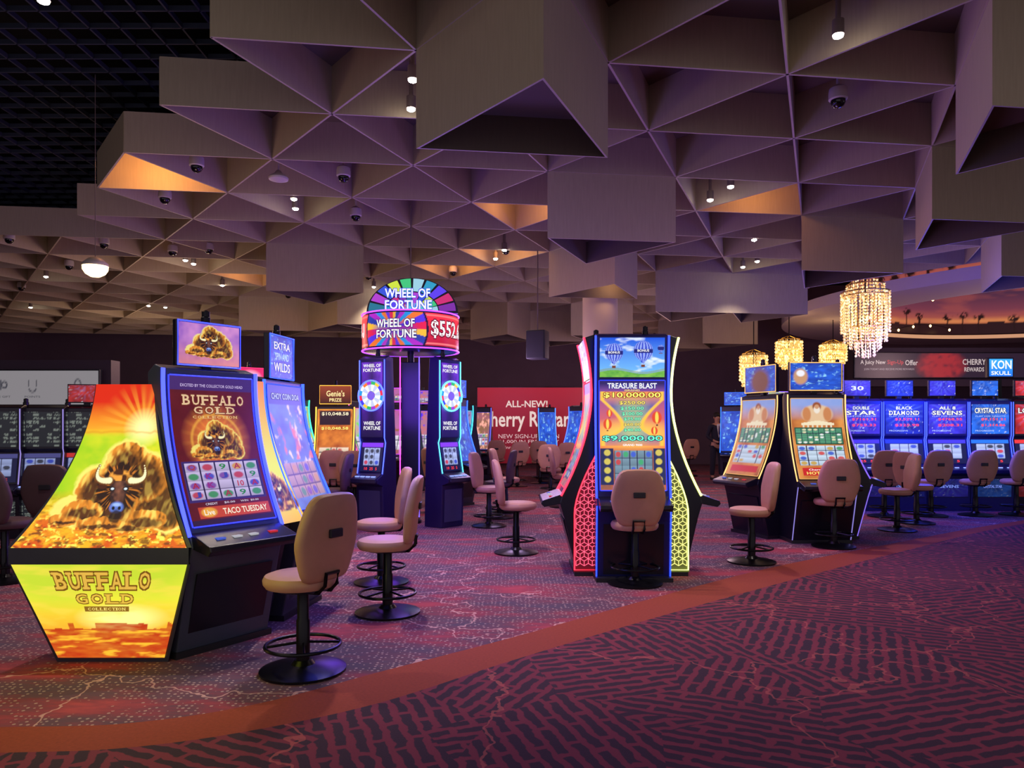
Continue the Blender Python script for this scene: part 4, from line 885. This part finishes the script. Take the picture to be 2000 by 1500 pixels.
def downlight(u,v,pw=28,col=(255,238,222)):
    global sp_src
    z=Z0+.0; d=(z-EYE)*F/(830.-v); loc=(gx(u,d),d,z)
    if sp_src is None:
        e=thing('spot_downlight','small cylinder spotlight under ceiling','spotlight',loc,0,'ceiling spotlights')
        MB().lathe([(.02,.455),(.02,.12),(.045,.115),(.045,.0),(.04,.0)],16).obj('housing',pbr('fixture_taupe',(120,106,98),.5),e,True)
        MB().lathe([(.041,-.004),(.038,-.016),(.02,-.026),(.004,-.028)],16).obj('lens',pbr('lamp_lens',(255,250,240),.4,0,(255,245,230),60),e,True)
        sp_src=e
    else: dup(sp_src,loc,0)
    if pw:
        l=bpy.data.lights.new('spot_light','SPOT'); l.energy=pw*7; l.color=lin(col); l.spot_size=math.radians(95); l.spot_blend=.8; l.shadow_soft_size=.05
        o=bpy.data.objects.new('spot_light',l); COL.objects.link(o); o.location=(loc[0],loc[1],loc[2]-.04)
for u,v,pw in [(806,155,30),(803,212,30),(574,388,25),(577,407,0),(1637,68,30),(1427,364,25),(1387,390,0),(968,505,30),(985,488,0),(362,508,25),(378,515,0),(434,557,25),(290,597,25),(1451,521,30),(1479,510,0),(1473,468,0),(90,540,20),(323,600,0),(85,0,25),(730,560,20),(60,600,0),(1200,570,0)]: downlight(u,v,pw)
d=8.2; zc=gz(520,d)
e=thing('globe_pendant','frosted half globe pendant lamp glowing warm white','pendant lamp',(gx(186,d),d,0),0)
MB().lathe([(.02,zc+.10),(.07,zc+.085),(.13,zc+.03),(.135,zc+.0)],28).obj('lamp_cap',M_WHT,e,True)
MB().lathe([(.13,zc+.0),(.128,zc-.04),(.10,zc-.085),(.05,zc-.115),(.005,zc-.12)],28).obj('lamp_shade',pbr('frosted_glow',(255,240,200),.4,0,(255,225,150),5),e,True)
MB().tube([(0,0,zc+.09),(0,0,5.32)],.004,6).obj('rod',MATS['rod_grey'],e)
# ================================================================= CHANDELIERS
M_CRY=pbr('crystal_lit',(235,205,140),.3,0,(255,200,110),.5); M_CRYB=pbr('crystal_bright',(255,235,180),.25,0,(255,228,160),1.4)
def chandelier(u,d,vt,vb,wpx,lab):
    zt=gz(vt,d); zb=gz(vb,d); R=wpx*d/F/2; Hh=zt-zb
    e=thing('chandelier',lab,'chandelier',(gx(u,d),d,0),0,'crystal chandeliers')
    m=MB(); r_=random.Random(5)
    tiers=[(.50,0,.16),(.78,.06,.30),(1.0,.16,.66),(.88,.20,.78),(.64,.60,.88),(.40,.78,.96),(.14,.88,1.)] if d<15 else [(.80,0,.4),(1.,.06,.74),(.84,.3,.88),(.5,.5,.96),(.2,.8,1.)]
    for rr,a,b in tiers:
        n=max(6,int(38*rr)); 
        for k in range(n):
            q=2*math.pi*(k+.5*r_.random())/n; x=R*rr*math.cos(q); y=R*rr*math.sin(q)
            zz=zt-Hh*(a+.015*r_.random())
            while zz>zt-Hh*b:
                s=.015*(1 if d<15 else 1.6); h=.045*(1 if d<15 else 1.5)
                mi=1 if r_.random()<.3 else 0
                m.add([(x,y,zz),(x-s,y,zz-h/2),(x,y-s,zz-h/2),(x+s,y,zz-h/2),(x,y+s,zz-h/2),(x,y,zz-h)],[(0,1,2),(0,2,3),(0,3,4),(0,4,1),(5,2,1),(5,3,2),(5,4,3),(5,1,4)],mi); zz-=h*1.15
    o=m.obj('crystal_strands',[M_CRY,M_CRYB],e); o['kind']='stuff'
    fr=MB(); T=tiers[:-1]
    for rr,a,b in T: fr.tube([(R*rr*math.cos(2*math.pi*k/28),R*rr*math.sin(2*math.pi*k/28),zt-Hh*a) for k in range(28)],.01,5,True)
    for k in range(4):
        q=math.pi*k/2; fr.tube([(0,0,zt+.1)]+[(R*rr*math.cos(q),R*rr*math.sin(q),zt-Hh*a) for rr,a,b in T],.006,4)
    fr.obj('frame',pbr('brass',(190,150,80),.3,.9),e)
    MB().tube([(0,0,zb+Hh*.4),(0,0,Z0+(.1 if d<15 else -.1))],.012,6).obj('rod',M_BLK,e)
    plight((gx(u,d),d,(zt+zb)/2),(255,218,150),14,.2,'chandelier_light')
chandelier(1690,12.4,547,700,88,'large tiered crystal chandelier glowing warm gold')
chandelier(1541,19.,663,722,50,'tiered crystal chandelier glowing gold')
chandelier(1627,20.,670,718,50,'tiered crystal chandelier glowing gold')
chandelier(1472,18.,690,762,52,'tiered crystal chandelier glowing gold')
# ================================================================= PERSON
def skin(name,vs,es,rad,mat,parent,roots=(0,),sub=2):
    me=bpy.data.meshes.new(name); me.from_pydata(vs,es,[]); me.materials.append(mat); o=bpy.data.objects.new(name,me); COL.objects.link(o); o.parent=parent
    md=o.modifiers.new('Skin','SKIN')
    for i,r in enumerate(rad):
        sv=me.skin_vertices[0].data[i]; sv.radius=(r if isinstance(r,tuple) else (r,r)); sv.use_root=(i in roots)
    md.use_smooth_shade=True; s=o.modifiers.new('Sub','SUBSURF'); s.levels=sub; s.render_levels=sub
    return o
try:
    d=19.6; e=thing('person','standing man in dark suit and white shirt, hands clasped','person',(gx(1400,d),d,0),10)
    SK=pbr('skin_tone',(200,150,125),.5); SU=pbr('suit_navy',(36,36,52),.8); SH=pbr('shirt_white',(240,240,245),.7); HR=pbr('hair_dark',(30,22,20),.7)
    vs=[(0,0,.95),(0,0,1.12),(0,.0,1.32),(0,.01,1.44),(0,0,1.50),(0,-.01,1.56),(0,-.015,1.64),(0,-.01,1.71)]; rad=[.12,.11,(.15,.1),.09,.05,.065,(.078,.09),.06]; ed=[(i,i+1) for i in range(7)]
    for s in (-1,1):
        b=len(vs); vs+=[(s*.18,0,1.41),(s*.25,.03,1.15),(s*.13,-.17,1.02),(s*.05,-.23,.99)]; rad+=[.055,.042,.03,(.035,.022)]; ed+=[(3,b),(b,b+1),(b+1,b+2),(b+2,b+3)]
        b=len(vs); vs+=[(s*.1,0,.86),(s*.11,-.01,.5),(s*.12,.02,.1),(s*.13,-.13,.04)]; rad+=[.085,.058,.042,.035]; ed+=[(0,b),(b,b+1),(b+1,b+2),(b+2,b+3)]
    roots=[0]
    for s in (-1,1):
        for k in range(5):
            b=len(vs); zt_=.995-.014*(k-2)
            if k==0: vs+=[(s*.06,-.235,1.0),(s*.035,-.26,1.02),(s*.01,-.268,1.025)]
            else: vs+=[(s*.04,-.24,zt_),(s*.0,-.255-(.004*s),zt_-.008),(-s*.03,-.24,zt_-.02+.002*k)]
            rad+=[.009,.009,.007]; ed+=[(b,b+1),(b+1,b+2)]; roots.append(b)
    skin('body',vs,ed,rad,SK,e,tuple(roots))
    jv=[(0,0,.86),(0,0,1.1),(0,.005,1.3),(0,.01,1.42)]; jr=[(.17,.125),(.15,.115),(.175,.125),(.10,.08)]; je=[(0,1),(1,2),(2,3)]
    for s in (-1,1):
        b=len(jv); jv+=[(s*.185,.0,1.41),(s*.255,.03,1.15),(s*.15,-.14,1.03)]; jr+=[.068,.055,.042]; je+=[(3,b),(b,b+1),(b+1,b+2)]
    skin('jacket',jv,je,jr,SU,e)
    tv=[(0,0,.93)]; tr_=[(.15,.11)]; te=[]
    for s in (-1,1):
        b=len(tv); tv+=[(s*.1,0,.82),(s*.115,-.005,.5),(s*.125,.02,.1)]; tr_+=[.1,.078,.062]; te+=[(0,b),(b,b+1),(b+1,b+2)]
    skin('trousers',tv,te,tr_,SU,e)
    m=MB(); m.prism_y([(0,1.12),(.055,1.44),(.03,1.475),(-.03,1.475),(-.055,1.44)],-.142,-.11); m.obj('shirt_front',SH,e)
    m=MB(); m.prism_y([(0,1.18),(.018,1.22),(.01,1.43),(-.01,1.43),(-.018,1.22)],-.15,-.142); m.obj('necktie',pbr('tie_dark',(40,20,40),.6),e)
    hm=MB(); hm.lathe([(.001,.115),(.05,.105),(.082,.07),(.095,.02),(.09,-.03)],18,(0,.012,1.675)); hm.v=[(x,y*1.12+(.02 if z<1.68 else 0),z) for x,y,z in hm.v]; hm.obj('hair',HR,e,True)
    for s in (-1,1):
        f=MB(); f.lathe([(.001,.007),(.009,.0),(.001,-.007)],8,(s*.03,-.102,1.655)); f.obj('eye',HR,e)
        f=MB(); f.lathe([(.001,.03),(.014,.015),(.014,-.015),(.001,-.03)],8,(s*.085,-.01,1.64)); f.obj('ear',SK,e)
    f=MB(); f.add([(0,-.102,1.66),(-.013,-.103,1.62),(.013,-.103,1.62),(0,-.125,1.625)],[(0,1,3),(0,3,2),(1,2,3)]); f.obj('nose',SK,e)
    f=MB(); f.box(0,-.098,1.59,.04,.012,.008); f.obj('mouth',pbr('mouth_skin',(160,100,85),.5),e)  # mouth bar in a darker skin colour
    for s in (-1,1):
        f=MB(); f.box(s*.125,-.06,.04,.09,.27,.08); f.obj('shoe',M_BLKP,e,bevel=.03)
except Exception as ex:
    print('person failed',ex)
# ================================================================= LIGHT
w=bpy.data.worlds.new('World'); sc.world=w; w.use_nodes=True
w.node_tree.nodes['Background'].inputs[0].default_value=lin((196,186,196))+(1,); w.node_tree.nodes['Background'].inputs[1].default_value=.86
for loc,col,pw in [((-.6,7.5,1.9),(140,110,255),70),((2.6,8.2,2.0),(180,130,245),65),((-4,8,2.4),(235,195,170),60),((0,13,2.4),(200,165,225),120),((6,12,2.6),(130,110,255),110),((-6,14,3.),(240,200,165),90),((3.5,16,2.6),(225,185,200),120),((-10,20,3.2),(240,205,175),90),((12,18,3.2),(235,190,190),160),((6.9,11.7,1.9),(40,70,255),160),((-1.6,9.6,1.9),(120,60,255),75),((-2.0,3.6,1.2),(230,240,70),18),((-1.0,5.6,1.5),(80,90,255),40),((2,22,2.6),(225,170,190),100),((-4,20,2.6),(225,180,180),80)]:
    plight(loc,col,pw,.5,'room_fill')  # added fill points without fixtures, brightening machines, walls and ceiling
# camera
cd=bpy.data.cameras.new('Camera'); cam=bpy.data.objects.new('Camera',cd); COL.objects.link(cam)
cam.location=(0,0,EYE); cam.rotation_euler=(math.radians(90),0,0); cd.sensor_width=36; cd.lens=F/2000*36; cd.shift_y=.04; cd.clip_end=100
sc.camera=cam
